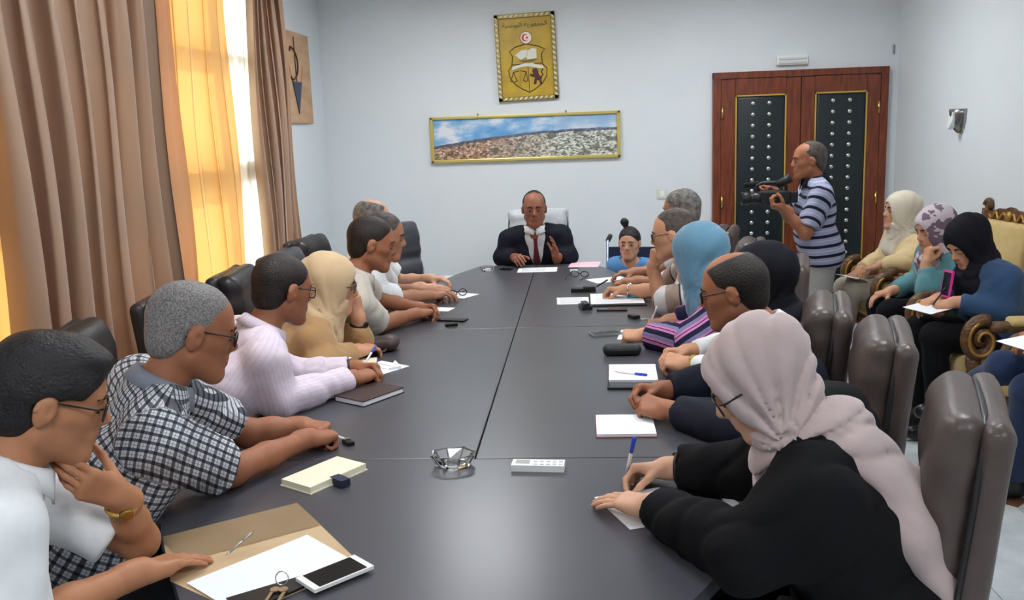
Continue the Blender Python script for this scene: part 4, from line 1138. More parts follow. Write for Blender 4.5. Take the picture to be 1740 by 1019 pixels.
# ---- left side of the table
GL = None
p_l1 = person('man in a white short-sleeved shirt resting his chin on his hand', (-1.11, 1.75, 1.185), 30, 20, 38, (-1.42, 1.50),
    dict(R=A((-.965, 1.755, .795), f=(.55, .80, -.10), d=(-.1, 0, 1), p='flat', e=(-1.10, 1.50, .80)), L=A((-1.015, 1.805, .95), e=(-1.035, 1.90, .80) , f=(-.46, -.66, .58), d=(.53, -.70, -.35), p='chin')),
    sk1, hair=('thick', M_hblack), top=dict(name='shirt', m=F_white, collar=True, sleeve='short', off=.010), nb=(.10, .15), res=.0075, glass=True, trousers=F_dk, shoe=M_shoe, beard=.25, hs=1.03, bulk=.01)
p_l2 = person('grey-haired man with glasses in a black and white checked shirt', (-1.03, 2.28, 1.21), 33, 18, 30, (-1.47, 2.14),
    dict(R=A((-.845, 2.60, .80), f=(.65, .75, -.12), d=(-.3, -.3, 1), p='fist', e=(-.985, 2.33, .80)), L=A((-.90, 2.72, .80), e=(-1.06, 2.66, .80), f=(.9, -.3, 0), p='fist')),
    sk2, hair=('crop', M_salt), top=dict(name='shirt', m=M_plaid, collar=fabric('check_grey', rgb(132, 136, 148)), sleeve='short', off=.012, pattern=True), nb=(.10, .155), res=.0075, glass=True, trousers=F_dk, shoe=M_shoe, beard=.15, bulk=.025, hs=1.03)
p_l3 = person('dark-haired man with glasses in a pale pink long-sleeved shirt', (-1.09, 3.20, 1.16), 48, 14, 38, (-1.47, 2.94),
    dict(R=A((-.88, 3.29, .80), f=(.70, .65, .0), d=(-.3, -.4, 1), p='clasp', e=(-1.06, 2.98, .81)), L=A((-.90, 3.44, .80), f=(.85, -.15, .05), d=(-.2, .5, 1), p='clasp')),
    sk2, hair=('short', M_hdark), top=dict(name='shirt', m=M_fine, collar=fabric('pale_pink_cotton', rgb(220, 206, 218)), sleeve='long', off=.008, pattern=True), nb=(.10, .155), res=.009, glass=True, trousers=F_dk, shoe=M_shoe, beard=.2)
p_l4 = person('woman in a beige headscarf and tan top leaning on her hand', (-1.07, 3.75, 1.08), 14, 10, 25, (-1.42, 3.62),
    dict(L=A((-.975, 3.82, .925), e=(-.99, 3.86, .80), f=(-.10, -.20, .95), d=(.85, -.4, .1), p='clasp'), R=A((-.965, 3.72, .80), e=(-1.06, 3.52, .80), f=(.5, .85, 0), p='relax')),
    sk3, hijab=dict(m=F_camel, drape=.2), top=dict(name='blouse', m=F_tan, sleeve='long', off=.008), nb=(.07, .15), res=.010, glass=True, female=True, trousers=F_dk, shoe=M_shoe, shw=.155)
p_l5 = person('dark-haired man in a beige short-sleeved shirt with folded hands', (-.985, 4.20, 1.20), 16, 14, 22, (-1.38, 4.20),
    dict(R=A((-.85, 4.50, .80), f=(.6, .65, .0), d=(-.3, -.3, 1), p='clasp', e=(-.985, 4.27, .80)), L=A((-.86, 4.66, .80), f=(.9, -.2, .05), d=(-.2, .5, 1), p='clasp')),
    sk2, hair=('short', M_hdark), top=dict(name='shirt', m=F_beige, collar=True, sleeve='short', off=.010), nb=(.09, .16), res=.010, trousers=F_dk, shoe=M_shoe, beard=.2, bulk=.01)
p_l6 = person('man in a white tee shirt half hidden behind the man in beige', (-1.045, 4.75, 1.17), 8, 12, 10, (-1.34, 4.85),
    dict(R=A((-.86, 5.02, .80), f=(.75, .55, 0), p='relax', e=(-1.02, 4.84, .82)), L=A((-.86, 5.14, .80), f=(.9, -.1, 0), p='relax')),
    sk4, hair=('short', M_hmix), top=dict(name='tee_shirt', m=F_white, sleeve='short', off=.008), nb=(.08, .16), res=.011, trousers=F_dk, shoe=M_shoe)
p_l7 = person('balding grey-haired man sitting beyond the man in the white tee shirt', (-1.255, 5.42, 1.195), 20, 5, 0, (-1.42, 5.48),
    dict(R=A((-.97, 5.32, .80), f=(.95, .2, 0), p='flat'), L=A((-.96, 5.62, .80), f=(.95, -.2, 0), p='relax')),
    sk6, hair=('bald', M_hgrey), top=dict(name='shirt', m=F_white, sleeve='short', off=.008), nb=(.05, .165), res=.011, trousers=F_dk, shoe=M_shoe, brows=M_browg)
# ---- head of the table
p_s = person('man in a dark suit and maroon tie at the head of the table', (-.335, 6.50, 1.145), -87, 6, -87, (-.335, 6.78),
    dict(R=A((-.47, 6.40, .81), f=(.15, -.95, .12), d=(-.55, 0, .85), p='relax', e=(-.575, 6.52, .80)), L=A((-.185, 6.44, .80), f=(-.05, -.45, .90), d=(.85, .3, .2), p='open', e=(-.10, 6.54, .80))),
    sk5, hair=('receding', M_hblack), top=dict(name='shirt', m=F_white, collar=True, sleeve='long', off=.0, neckcut=.055), jacket=dict(m=F_suit, off=.014, vcut=(-.20, .080), neckcut=.078), nb=(.03, .17), res=.009, trousers=F_suit, shoe=M_shoe, eyes=(0, 1, -.1), beard=.15, shw=.185)
p_g = person('small girl with a hair bun in a sky blue top, in the wheelchair', (.325, 6.30, .905), -104, 4, -100, (.345, 6.46),
    dict(R=A((.24, 6.20, .66), f=(-.2, -.9, 0), p='relax', e=(.22, 6.40, .60)), L=A((.42, 6.18, .66), f=(-.3, -.9, 0), p='relax', e=(.47, 6.38, .60))),
    sk6, hair=('child', M_hblack), top=dict(name='tee_shirt', m=F_sky, sleeve='short', off=.004), nb=(.02, .135), res=.010, hs=.86, scale=.72, shw=.155, trousers=F_dk, shoe=M_shoe, eyes=(-.1, 1, -.05), hand_s=.75, bulk=-.03, seatz=.46, knees=[(.34, 6.16, .47), (.22, 6.16, .47)], ankles=[(.34, 6.12, .16), (.22, 6.12, .16)])
q_ = surf([ell(p_g['T']((.045, -.05, .165)), (.030, .030, .028), k=.01), ell(p_g['T']((.035, -.045, .135)), (.018, .018, .02), k=.01)], .006, lambda p: .003 * p_g['fold'](p * 4), amp=.01)
link_mesh('hair_bun', np_mesh('hair_bun', [q_]), M_hblack, p_g['root'])
# ---- right side of the table
p_r1 = person('grey-haired man in a white shirt behind the man in the polo shirt', (.585, 5.42, 1.20), 152, 8, 160, (.80, 5.48),
    dict(L=A((.32, 5.36, .80), f=(-.95, .1, 0), p='relax', e=(.52, 5.20, .80)), R=A((.32, 5.68, .80), f=(-.9, -.1, 0), p='relax', e=(.52, 5.78, .80))),
    sk4, hair=('short', M_hgrey), top=dict(name='shirt', m=F_white, collar=True, sleeve='short', off=.008), nb=(.09, .16), res=.011, trousers=F_dk, shoe=M_shoe, brows=M_browg)
p_r2 = person('man with glasses in a grey and white polo shirt, hand to his mouth', (.455, 4.55, 1.165), 165, 10, 158, (.78, 4.72),
    dict(L=A((.36, 4.68, .985), e=(.40, 4.66, .80), f=(.12, -.22, .95), d=(-.8, -.3, 0), p='fist'), R=A((.23, 5.06, .80), f=(-.9, .1, 0), d=(0, .4, 1), p='pen', e=(.43, 4.98, .80))),
    sk3, hair=('crop', M_hmix), top=dict(name='polo_shirt', m=M_block, collar=fabric('stone_jersey', rgb(172, 156, 146)), sleeve='short', off=.008, pattern=True), nb=(.10, .155), res=.010, glass=True, trousers=F_dk, shoe=M_shoe, beard=.15)
p_r3 = person('woman in a light blue headscarf and striped long-sleeved top', (.50, 3.98, 1.14), 150, 8, 165, (.76, 4.05),
    dict(L=A((.265, 3.93, .80), f=(-.9, .15, -.05), d=(.1, -.4, 1), p='fist', e=(.43, 3.76, .80)), R=A((.40, 4.22, .80), f=(-.9, .1, -.1), d=(0, .3, 1), p='pen', e=(.58, 4.22, .82))),
    sk3, hijab=dict(m=F_blue, drape=.2, cape=.35, long_back=.16, front=.15), top=dict(name='blouse', m=M_candy, sleeve='long', off=.010, pattern=True, sl_r=.012), nb=(.08, .155), res=.010, female=True, trousers=F_dk, shoe=M_shoe, shw=.16)
p_r4 = person('woman in a black headscarf and white blouse at the table', (.66, 3.42, 1.12), 172, 6, 172, (.80, 3.40),
    dict(L=A((.395, 3.39, .805), f=(-.85, .35, .12), d=(-.1, -.5, 1), p='clasp', e=(.58, 3.22, .80)), R=A((.405, 3.53, .82), f=(-.9, -.15, .05), d=(.1, .4, 1), p='clasp', e=(.60, 3.62, .82))),
    sk3, hijab=dict(m=F_bscarf, drape=.2, cape=.2, long_back=.12), top=dict(name='blouse', m=F_white, sleeve='long', off=.008), nb=(.06, .16), res=.010, female=True, trousers=F_dk, shoe=M_shoe, shw=.16)
p_r5 = person('balding man with glasses in a navy suit with clasped hands', (.50, 3.03, 1.15), 163, 14, 166, (.80, 2.82),
    dict(L=A((.265, 2.845, .80), f=(-.85, .42, .10), d=(-.1, -.6, .9), p='clasp', e=(.46, 2.66, .80)), R=A((.255, 3.02, .815), f=(-.85, -.25, .10), d=(.1, .6, .8), p='clasp', e=(.47, 3.10, .81))),
    sk2, hair=('bald', M_hdark), top=dict(name='shirt', m=F_white, collar=True, sleeve='long', off=.0), jacket=dict(m=F_navy, off=.014, vcut=(-.06, .055), neckcut=.074, sl_r=.006), nb=(.11, .15), res=.009, glass=True, trousers=F_navy, shoe=M_shoe, shw=.18, beard=.15)
p_r6 = person('woman in a mauve headscarf and black dress writing with a blue pen', (.385, 2.00, 1.135), 174, 34, 160, (.72, 1.98),
    dict(L=A((.155, 2.095, .795), f=(-.80, .55, -.06), d=(0, -.1, 1), p='flat', e=(.33, 1.80, .815)), R=A((.215, 2.345, .795), f=(-.92, .12, -.10), d=(.0, .55, .85), p='pen', e=(.42, 2.28, .81))),
    sk6, hijab=dict(m=F_mauve, drape=.2, long_back=.44, cape=.12, fa=.008, open_=(.062, .092)), top=dict(name='dress', m=F_black, sleeve='long', off=.014, sl_r=.016, fa=.009, sk=.09), nb=(.115, .135), res=.0075, glass=True, female=True, trousers=F_black, shoe=M_shoe, shw=.165, bulk=.015)
# ---- cameraman
p_c = person('standing cameraman in a striped polo shirt filming by the door', (1.50, 6.20, 1.435), 178, 4, 178, (1.60, 6.22),
    dict(L=A((1.315, 6.02, 1.135), f=(-.95, 0.0, .30), d=(0, -.3, -1), p='grip', e=(1.44, 6.00, .975)), R=A((1.27, 6.24, 1.24), f=(-.9, -.25, .1), d=(.1, .9, .3), p='grip', e=(1.42, 6.38, 1.05))),
    sk2, hair=('receding', M_hmix), top=dict(name='polo_shirt', m=M_polo, collar=F_navy, sleeve='short', off=.010, pattern=True, hem=((1.6, 6.2, .74), (0, 0, -1))), nb=(.045, .155), res=.009, trousers=F_grey, shoe=M_shoe, hs=.97, scale=.93, seatz=.82, eyes=(0, 1, 0),
    knees=[(1.58, 6.14, .44), (1.60, 6.33, .44)], ankles=[(1.63, 6.13, .085), (1.66, 6.35, .085)])
# ---- row along the right wall
p_w1 = person('woman in a cream headscarf and pale yellow cardigan in an armchair', (2.13, 6.28, 1.075), 186, -2, 184, (2.26, 6.40),
    dict(L=A((1.98, 6.20, .73), f=(-.85, .2, -.3), p='relax', e=(2.13, 6.10, .76)), R=A((1.90, 6.36, .67), f=(-.75, -.25, -.45), p='relax', e=(2.12, 6.54, .74))),
    sk3, hijab=dict(m=F_cream, drape=.2, front=.06), top=dict(name='cardigan', m=F_yellow, sleeve='long', off=.012), nb=(.04, .16), res=.010, female=True, trousers=F_stone, shoe=M_shoew, eyes=(0, 1, 0), shw=.16, hs=.98, seatz=.53, bulk=.01,
    knees=[(1.84, 6.30, .54), (1.84, 6.50, .53)], ankles=[(1.83, 6.52, .10), (1.86, 6.66, .10)])
p_w2 = person('woman in a printed headscarf and teal shirt in an armchair', (2.07, 5.52, 1.04), 196, 16, 190, (2.24, 5.62),
    dict(L=A((1.98, 5.38, .86), f=(.2, .1, .95), p='fist', d=(-.9, -.2, 0), e=(1.98, 5.32, .70)), R=A((1.86, 5.60, .66), f=(-.9, -.1, -.2), p='relax', e=(2.08, 5.76, .70))),
    sk3, hijab=dict(m=M_print, drape=.2), top=dict(name='shirt', m=F_teal, sleeve='long', off=.012), nb=(.06, .155), res=.010, female=True, trousers=F_black, shoe=M_shoe, shw=.16, seatz=.53, bulk=.01, knees=[(1.82, 5.48, .56), (1.82, 5.68, .56)], ankles=[(1.84, 5.48, .09), (1.84, 5.68, .09)])
p_w3 = person('woman in a black headscarf and blue denim jacket writing in an armchair', (2.00, 4.88, 1.045), 202, 34, 188, (2.24, 4.88),
    dict(L=A((1.90, 4.76, .75), f=(-.80, .35, -.2), d=(0, -.3, 1), p='pen', e=(2.10, 4.70, .72)), R=A((1.88, 4.92, .74), f=(-.8, -.35, -.15), p='relax', e=(2.08, 5.04, .72))),
    sk3, hijab=dict(m=F_bscarf, drape=.2), top=dict(name='jacket', m=F_denim, sleeve='long', off=.014), nb=(.09, .14), res=.010, female=True, trousers=F_black, shoe=M_shoe, shw=.165, seatz=.53, bulk=.015, knees=[(1.80, 4.72, .58), (1.80, 4.92, .58)], ankles=[(1.86, 4.80, .09), (1.86, 5.00, .09)])
p_w4 = person('person in blue jeans with crossed legs and black shoes, paper on lap', (2.20, 3.80, 1.12), 190, 15, 188, (2.27, 3.84),
    dict(L=A((1.92, 3.70, .80), f=(-.7, .4, -.2), p='pen', e=(2.12, 3.62, .74)), R=A((1.95, 3.96, .77), f=(-.8, -.3, -.1), p='relax', e=(2.12, 4.08, .74))),
    sk2, hair=('short', M_hdark), top=dict(name='shirt', m=F_navy, sleeve='short', off=.010), nb=(.04, .16), res=.012, trousers=F_jeans, shoe=M_shoe, seatz=.53, knees=[(1.84, 3.80, .56), (1.81, 3.98, .62)], ankles=[(1.90, 4.02, .085), (1.73, 4.32, .36)])
# watches, tie and other things worn
def aw(I, nm, **k): S, E_, W, fd, do = I['arm'][nm]; return watch(I['root'], W, E_, dors=do, **k)
aw(p_l1, 'L', r=.034); aw(p_l3, 'L', r=.036, strap=M_black_pl, face=M_chrome); aw(p_l4, 'L', r=.036, strap=M_black_pl, face=M_black_pl); aw(p_r2, 'R', strap=M_chrome, face=M_chrome); aw(p_r6, 'R', r=.036, strap=M_black_pl, face=M_black_pl)
aw(p_r4, 'L', r=.036, strap=M_gold, face=M_gold)
I = p_s; N_, bf_, sp_, br_ = I['N'], I['bf'], I['sp'], I['br']
bm = B(); c0 = N_ + bf_ * .078 - sp_ * .012
def chest_y(t): return float(np.interp(t, (-.03, 0, .03, .06, .14, .24, .34), (.100, .120, .136, .147, .160, .165, .166)))
rows = []
for t, w in ((-.028, .015), (.012, .013), (.020, .013), (.05, .017), (.12, .024), (.22, .032), (.30, .034), (.335, .001)):
    p = N_ + bf_ * (chest_y(t) + .008) - sp_ * (t + .005)
    rows.append([bm.verts.new(p + br_ * w * s + bf_ * e) for s, e in ((-1, 0), (0, .006), (1, 0), (0, -.006))])
for a, b in zip(rows[:-1], rows[1:]):
    for k in range(4): bm.faces.new((a[k], a[(k + 1) % 4], b[(k + 1) % 4], b[k]))
bm.faces.new(rows[0]); bm.faces.new(rows[-1][::-1])
obj('necktie', bm, fabric('maroon_silk', rgb(96, 28, 44), .5), I['root'])

# ================================================================== carved armchairs along the right wall
M_carve = mat('carved_walnut', rgb(112, 78, 46), .4, col2=rgb(74, 48, 28), nscale=26, bump=.6, bscale=70)
M_gilt = mat('gilt_highlight', rgb(170, 128, 62), .35, metal=.35)
M_uph = mat('gold_upholstery', rgb(212, 184, 122), .6, col2=rgb(198, 168, 106), nscale=9, bump=.1, bscale=140, sheen=.3)
def make_armchair(bh=1.17):
    t = empty('carved_armchair')
    obj('seat_cushion', add_box(B(), (0, .0, .425), (.56, .54, .13), bevel=.045, seg=4), M_uph, t, True)
    bm = B(); add_box(bm, (0, .0, .335), (.62, .58, .07), bevel=.012); obj('seat_base', bm, M_uph, t)
    bm = B(); add_box(bm, (0, .295, .335), (.60, .03, .06), bevel=.01)
    for k in range(9): add_lathe(bm, [(.018, 0), (.012, .008), (0, .010)], n=8, M=Matrix.Translation((-.24 + k * .06, .31, .335)) @ Matrix.Rotation(-math.pi / 2, 4, 'X'))
    obj('carved_rail', bm, M_carve, t)
    tl = Matrix.Translation((0, -.27, .45)) @ Matrix.Rotation(math.radians(10), 4, 'X')
    h = bh - .45
    bm = B(); add_box(bm, (0, .02, h * .46), (.50, .09, h * .78), bevel=.04, seg=4); bmesh.ops.transform(bm, matrix=tl, verts=bm.verts)
    obj('back_cushion', bm, M_uph, t, True)
    for s in (-1, 1):
        bm = B()
        add_tube(bm, [tl @ Vector(p) for p in ((s * .29, 0, -.12), (s * .285, 0, h * .3), (s * .29, 0, h * .75), (s * .305, .0, h * .93))], [.030, .028, .028, .030], 10)
        cx, cz = s * .30, h * .96    # corner volute
        add_tube(bm, [tl @ Vector((cx + s * .030 * (1 - k / 20) * math.cos(k * .55), .0, cz + .034 * (1 - k / 20) * math.sin(k * .55))) for k in range(17)], [.022 - .0008 * k for k in range(17)], 8)
        obj('back_post', bm, M_carve, t, True)
    bm = B(); crest = []
    for k in range(41):
        u = -1 + 2 * k / 40; crest.append((u * .28, h * .935 + .020 * math.cos(u * math.pi) + .005 * math.cos(u * 14)))
    poly = crest + [(.27, h * .80), (.15, h * .845), (0, h * .855), (-.15, h * .845), (-.27, h * .80)]
    add_prism(bm, poly, -.03, .03, tl @ Matrix(((1, 0, 0, 0), (0, 0, -1, 0), (0, 1, 0, 0), (0, 0, 0, 1))))
    cr = obj('crest_rail', bm, M_carve, t)
    bm = B()
    for s in (-1, 1):
        bm = B(); add_tube(bm, [tl @ Vector((s * (.03 + .17 * k / 14), .036, h * .885 + .020 * math.sin(k * .9))) for k in range(15)], .009, 6)
        obj('carved_scroll', bm, M_gilt, cr, True)
    obj('carved_shell', add_lathe(B(), [(.035, 0), (.03, .012), (.015, .02), (0, .022)], n=12, M=tl @ Matrix.Translation((0, .028, h * .89)) @ Matrix.Rotation(-math.pi / 2, 4, 'X')), M_gilt, cr, True)
    for s in (-1, 1):
        x = s * .325
        bm = B(); add_tube(bm, [(x, -.30, .66), (x, -.10, .655), (x, .12, .665), (x, .20, .66)], [.024, .026, .03, .034], 10)
        ar_ = obj('arm_rail', bm, M_carve, t, True)
        obj('arm_pad', add_box(B(), (x, -.06, .69), (.075, .34, .05), bevel=.022, seg=3), M_uph, ar_, True)
        bm = B()
        pts = []; rr = []
        for k in range(30):      # big scroll at the front of the arm
            a = math.pi * .62 - k * .36; q = 1 - k / 32
            pts.append((x, .235 + .085 * q * math.cos(a), .60 + .105 * q * math.sin(a))); rr.append(.034 * (.45 + .55 * q))
        add_tube(bm, pts, rr, 8); sc_ = obj('arm_scroll', bm, M_carve, t, True)
        for q in (-1, 1):
            bm = B(); add_tube(bm, [(x + q * .030, p[1], p[2]) for p in pts[2:24]], .008, 6); obj('gilt_edge', bm, M_gilt, sc_, True)
        bm = B(); add_lathe(bm, [(.030, 0), (.036, .03), (.022, .05), (.034, .09), (.040, .12), (.026, .15), (.036, .18), (.036, .22)], (x * .93, .255, .29), 12); obj('arm_support', bm, M_carve, t, True)
        bm = B(); add_tube(bm, [(x * .93, .255, .31), (x * .95, .275, .22), (x * .93, .262, .10), (x * .95, .285, .03), (x * .95, .29, .0)], [.042, .038, .022, .026, .022], 10); obj('front_leg', bm, M_carve, t, True)
        bm = B(); add_tube(bm, [(s * .27, -.26, .34), (s * .27, -.29, .17), (s * .275, -.33, .0)], [.032, .026, .020], 8); obj('rear_leg', bm, M_carve, t, True)
    return t
ac = make_armchair(1.17); ac_low = make_armchair(.98)
def arm_ch(o, x, y, yaw, label):
    o.location = (x, y, 0); o.rotation_euler = (0, 0, math.radians(yaw - 90)); tag(o, label, 'armchair', 'carved gold armchairs along the side wall')
arm_ch(ac, 2.16, 4.88, 184, 'carved gold armchair of the woman in the denim jacket')
arm_ch(copy_tree(ac), 2.20, 5.62, 186, 'carved gold armchair of the woman in the teal shirt')
arm_ch(copy_tree(ac), 2.22, 3.84, 184, 'carved gold armchair of the person in blue jeans')
arm_ch(ac_low, 2.22, 6.40, 184, 'low-backed carved armchair of the woman in the pale yellow cardigan')

# ================================================================== wheelchair
t = empty('wheelchair', (.345, 6.47, 0), math.radians(-100 - 90)); tag(t, 'folding wheelchair with black grips that the small girl sits in', 'wheelchair')
M_tube = mat('wheelchair_tube', rgb(120, 130, 150), .3, metal=.7); M_rub = mat('black_rubber', rgb(24, 24, 26), .6); M_can = fabric('navy_canvas', rgb(40, 46, 74))
for s in (-1, 1):
    bm = B(); add_tube(bm, [(s * .20, .20, .12), (s * .20, .19, .45), (s * .20, -.18, .45), (s * .20, -.22, .87), (s * .20, -.33, .89)], .011, 8); add_tube(bm, [(s * .20, -.18, .45), (s * .20, -.18, .26), (s * .20, .2, .2)], .011, 8)
    add_tube(bm, [(s * .20, -.19, .66), (s * .20, .06, .66), (s * .20, .09, .45)], .010, 8); obj('side_frame', bm, M_tube, t, True)
    obj('hand_grip', add_tube(B(), [(s * .20, -.25, .875), (s * .20, -.36, .892)], [.018, .019], 10), M_rub, t, True)
    wx = s * .25
    rim = [(wx, -.14 + .28 * math.cos(2 * math.pi * k / 32), .30 + .28 * math.sin(2 * math.pi * k / 32)) for k in range(32)]
    wh = obj('wheel', add_tube(B(), rim, .018, 8, closed=True), M_rub, t, True)
    for k in range(10): obj('spoke', add_tube(B(), [(wx, -.14, .30), rim[int(k * 3.2)]], .003, 5), M_chrome, wh)
    obj('push_rim', add_tube(B(), [(p[0] + s * .03, -.14 + (p[1] + .14) * .9, .30 + (p[2] - .30) * .9) for p in rim], .007, 6, closed=True), M_chrome, wh, True)
    obj('front_caster', add_tube(B(), [(s * .19, .22 + .06 * math.cos(2 * math.pi * k / 16), .075 + .06 * math.sin(2 * math.pi * k / 16)) for k in range(16)], .015, 6, closed=True), M_rub, t, True)
    obj('footrest', add_box(B(), (s * .09, .33, .10), (.13, .14, .012)), M_black_pl, t)
    obj('footrest_tube', add_tube(B(), [(s * .19, .19, .40), (s * .17, .30, .20), (s * .15, .33, .105)], .009, 6), M_tube, t, True)
obj('seat_sling', add_box(B(), (0, .0, .44), (.40, .38, .02)), M_can, t)
obj('back_sling', add_box(B(), (0, -.205, .66), (.40, .015, .34), Matrix.Rotation(.09, 3, 'X')), M_can, t)

# ================================================================== video camera
t = empty('video_camera', (1.215, 6.10, 1.205), math.radians(90)); tag(t, 'black shoulder video camera with microphone held by the cameraman', 'camera')
M_cm = mat('camera_body', rgb(30, 30, 33), .45, bump=.1, bscale=120); M_foam = mat('microphone_foam', rgb(26, 26, 28), .95, bump=.5, bscale=300)
obj('camera_body', add_box(B(), (0, -.045, .0), (.085, .19, .095), bevel=.012), M_cm, t)        # local +y = towards the lens
MY = lambda y, z=0, x=0: Matrix.Translation((x, y, z)) @ Matrix.Rotation(-math.pi / 2, 4, 'X')
ln = obj('lens_barrel', add_lathe(B(), [(.034, 0), (.038, .01), (.038, .045), (.034, .05), (.034, .07), (.043, .08), (.043, .12), (.036, .122), (.034, .10), (0, .10)], n=18, M=MY(.045)), M_cm, t, True)
obj('lens_ring', add_lathe(B(), [(.040, 0), (.040, .012)], n=18, M=MY(.075)), M_black_pl, ln)
obj('top_handle', add_tube(B(), [(0, .06, .045), (0, .065, .085), (0, .03, .098), (0, -.09, .098), (0, -.12, .07), (0, -.12, .04)], .012, 8), M_cm, t, True)
mc = obj('microphone', add_tube(B(), [(.035, .14, .085), (.035, -.10, .105)], .010, 8), M_black_pl, t, True)
obj('foam_windscreen', add_tube(B(), [(.035, .15, .084), (.035, .14, .085), (.035, .05, .093), (.035, .04, .094)], [.008, .017, .017, .008], 10), M_foam, mc, True)
vf = obj('viewfinder', add_tube(B(), [(0, -.06, .085), (0, -.105, .105), (0, -.145, .128)], [.022, .026, .034], 12), M_cm, t, True)
obj('battery', add_box(B(), (0, -.165, .0), (.07, .05, .07), bevel=.006), M_black_pl, t)
obj('hand_strap', add_tube(B(), [(.045, .03, .03), (.075, -.03, .03), (.045, -.11, .03)], .010, 6), M_black_pl, t, True)

# ================================================================== things on the table
TZ = .7502
M_paper = mat('white_paper', rgb(238, 240, 244), .7); M_cream_p = mat('cream_paper', rgb(238, 230, 204), .7); M_manila = mat('manila_card', rgb(204, 176, 138), .7, col2=rgb(196, 166, 128), nscale=6); M_pink = mat('pink_paper', rgb(238, 196, 208), .7)
M_bluepl = mat('blue_plastic', rgb(30, 70, 190), .35); M_dkblue = mat('navy_elastic', rgb(34, 42, 70), .6); M_screen = mat('phone_screen', rgb(14, 16, 20), .08); M_clear = mat('clear_glass', (.97, .98, .98), .03, trans=1.0, ior=1.45)
M_ink_l = mat('print_ink', rgb(130, 134, 142), .8); M_tealp = mat('teal_label', rgb(84, 168, 184), .6); M_dbrown = mat('brown_leatherette', rgb(58, 40, 38), .45)
def slab(name, pts, z0, z1, m, parent=None):
    c = (sum(p[0] for p in pts) / len(pts), sum(p[1] for p in pts) / len(pts))
    if parent is None: pos = (c[0], c[1], z0)
    else: pos = (parent.location.x, parent.location.y, parent.location.z)
    bm = B(); add_prism(bm, [(p[0] - pos[0], p[1] - pos[1]) for p in pts], z0 - pos[2], z1 - pos[2])
    o = obj(name, bm, m, parent)
    if parent is None: o.location = pos
    return o
def quad(c, w, l, ang):
    a = math.radians(ang); ux, uy = math.cos(a), math.sin(a)
    return [(c[0] + ux * sx * w / 2 - uy * sy * l / 2, c[1] + uy * sx * w / 2 + ux * sy * l / 2) for sx, sy in ((-1, -1), (1, -1), (1, 1), (-1, 1))]
def text_lines(o, c, w, l, ang, n, m, z, frac=.8):
    a = math.radians(ang); bm = B(); rs = random.Random(n)
    for k in range(n):
        v = -l / 2 + l * (k + 1) / (n + 1); ww = w * frac * rs.uniform(.7, 1)
        q = [(c[0] + math.cos(a) * (x) - math.sin(a) * y, c[1] + math.sin(a) * x + math.cos(a) * y) for x, y in ((-w * frac / 2, v - .0018), (-w * frac / 2 + ww, v - .0018), (-w * frac / 2 + ww, v + .0018), (-w * frac / 2, v + .0018))]
        add_prism(bm, [(p[0] - o.location.x, p[1] - o.location.y) for p in q], z - o.location.z, z + .0003 - o.location.z)
    t = obj('printed_lines', bm, m, o); t['kind'] = 'stuff'; return t
def paper(c, w, l, ang, label, m=None, z=TZ, lines=0, group=None):
    o = slab('paper_sheet', quad(c, w, l, ang), z, z + .0008, m or M_paper); tag(o, label, 'paper', group)
    if lines: text_lines(o, c, w, l, ang, lines, M_ink_l, z + .0009)
    return o
def pen(p0, p1, m, label, r=.0042, cap=True):
    p0 = Vector(p0); p1 = Vector(p1); d = (p1 - p0).normalized()
    t = empty('pen', p0); tag(t, label, 'pen', 'pens')
    L_ = (p1 - p0).length
    obj('barrel', add_tube(B(), [d * .012, d * (L_ * .68)], r, 8), MATS['white_plastic'] if m is M_bluepl else m, t, True)
    obj('tip', add_tube(B(), [(0, 0, 0), d * .012], [.0008, r * .9], 8), M_chrome, t, True)
    obj('cap', add_tube(B(), [d * (L_ * .64), d * L_], r * 1.12, 8), m, t, True)
    return t
def book(c, w, l, ang, h, cover, label, pages=None, z=TZ, name='notebook', cat='notebook', open_=True):
    q = quad(c, w, l, ang); t = slab(name, q, z, z + .003, cover); tag(t, label, cat)
    slab('page_block', quad(c, w - .006, l - .006, ang), z + .003, z + h - (.0 if open_ else .003), pages or M_paper, t)
    if not open_: slab('front_cover', q, z + h - .003, z + h, cover, t)
    return t
def phone(c, w, l, ang, label, body, z=TZ, screen=True):
    t = slab('smartphone', quad(c, w, l, ang), z, z + .008, body); tag(t, label, 'phone')
    if screen: slab('screen', quad(c, w * .90, l * .80, ang), z + .008, z + .0086, M_screen, t)
    return t
# nearest on the left
t = empty('manila_folder', (-.80, 1.98, TZ)); tag(t, 'open manila card folder under the plain white sheet', 'folder')
slab('folder_back', [(-1.035, 2.013), (-.76, 2.206), (-.663, 2.086), (-.513, 1.882), (-.70, 1.66), (-.92, 1.80)], TZ, TZ + .0012, M_manila, t)
bm = B(); a = [bm.verts.new(Vector(p) - Vector((-.80, 1.98, TZ))) for p in ((-1.035, 2.013, TZ + .006), (-.76, 2.206, TZ + .010), (-.663, 2.086, TZ + .003), (-.935, 1.885, TZ + .003))]
bm.faces.new(a); bmesh.ops.solidify(bm, geom=bm.faces[:], thickness=.001); obj('folder_flap', bm, M_manila, t)
o = slab('paper_sheet', [(-.876, 1.785), (-.679, 2.025), (-.521, 1.880), (-.71, 1.655)], TZ + .0042, TZ + .0052, M_paper); tag(o, 'plain white sheet lying on the manila folder', 'paper')
o = slab('clip_strip', [(-.76, 1.715), (-.70, 1.655), (-.53, 1.862), (-.545, 1.875)], TZ + .0055, TZ + .0085, M_black_pl); tag(o, 'thin black clip strip along the edge of the white sheet', 'clip')
phone((-.553, 1.815), .078, .150, -43 + 0, 'white smartphone with black screen beside the manila folder', M_white_pl, TZ + .0088)
t = empty('keys', (-.655, 1.735, TZ + .009)); tag(t, 'small bunch of keys on a ring by the white smartphone', 'keys')
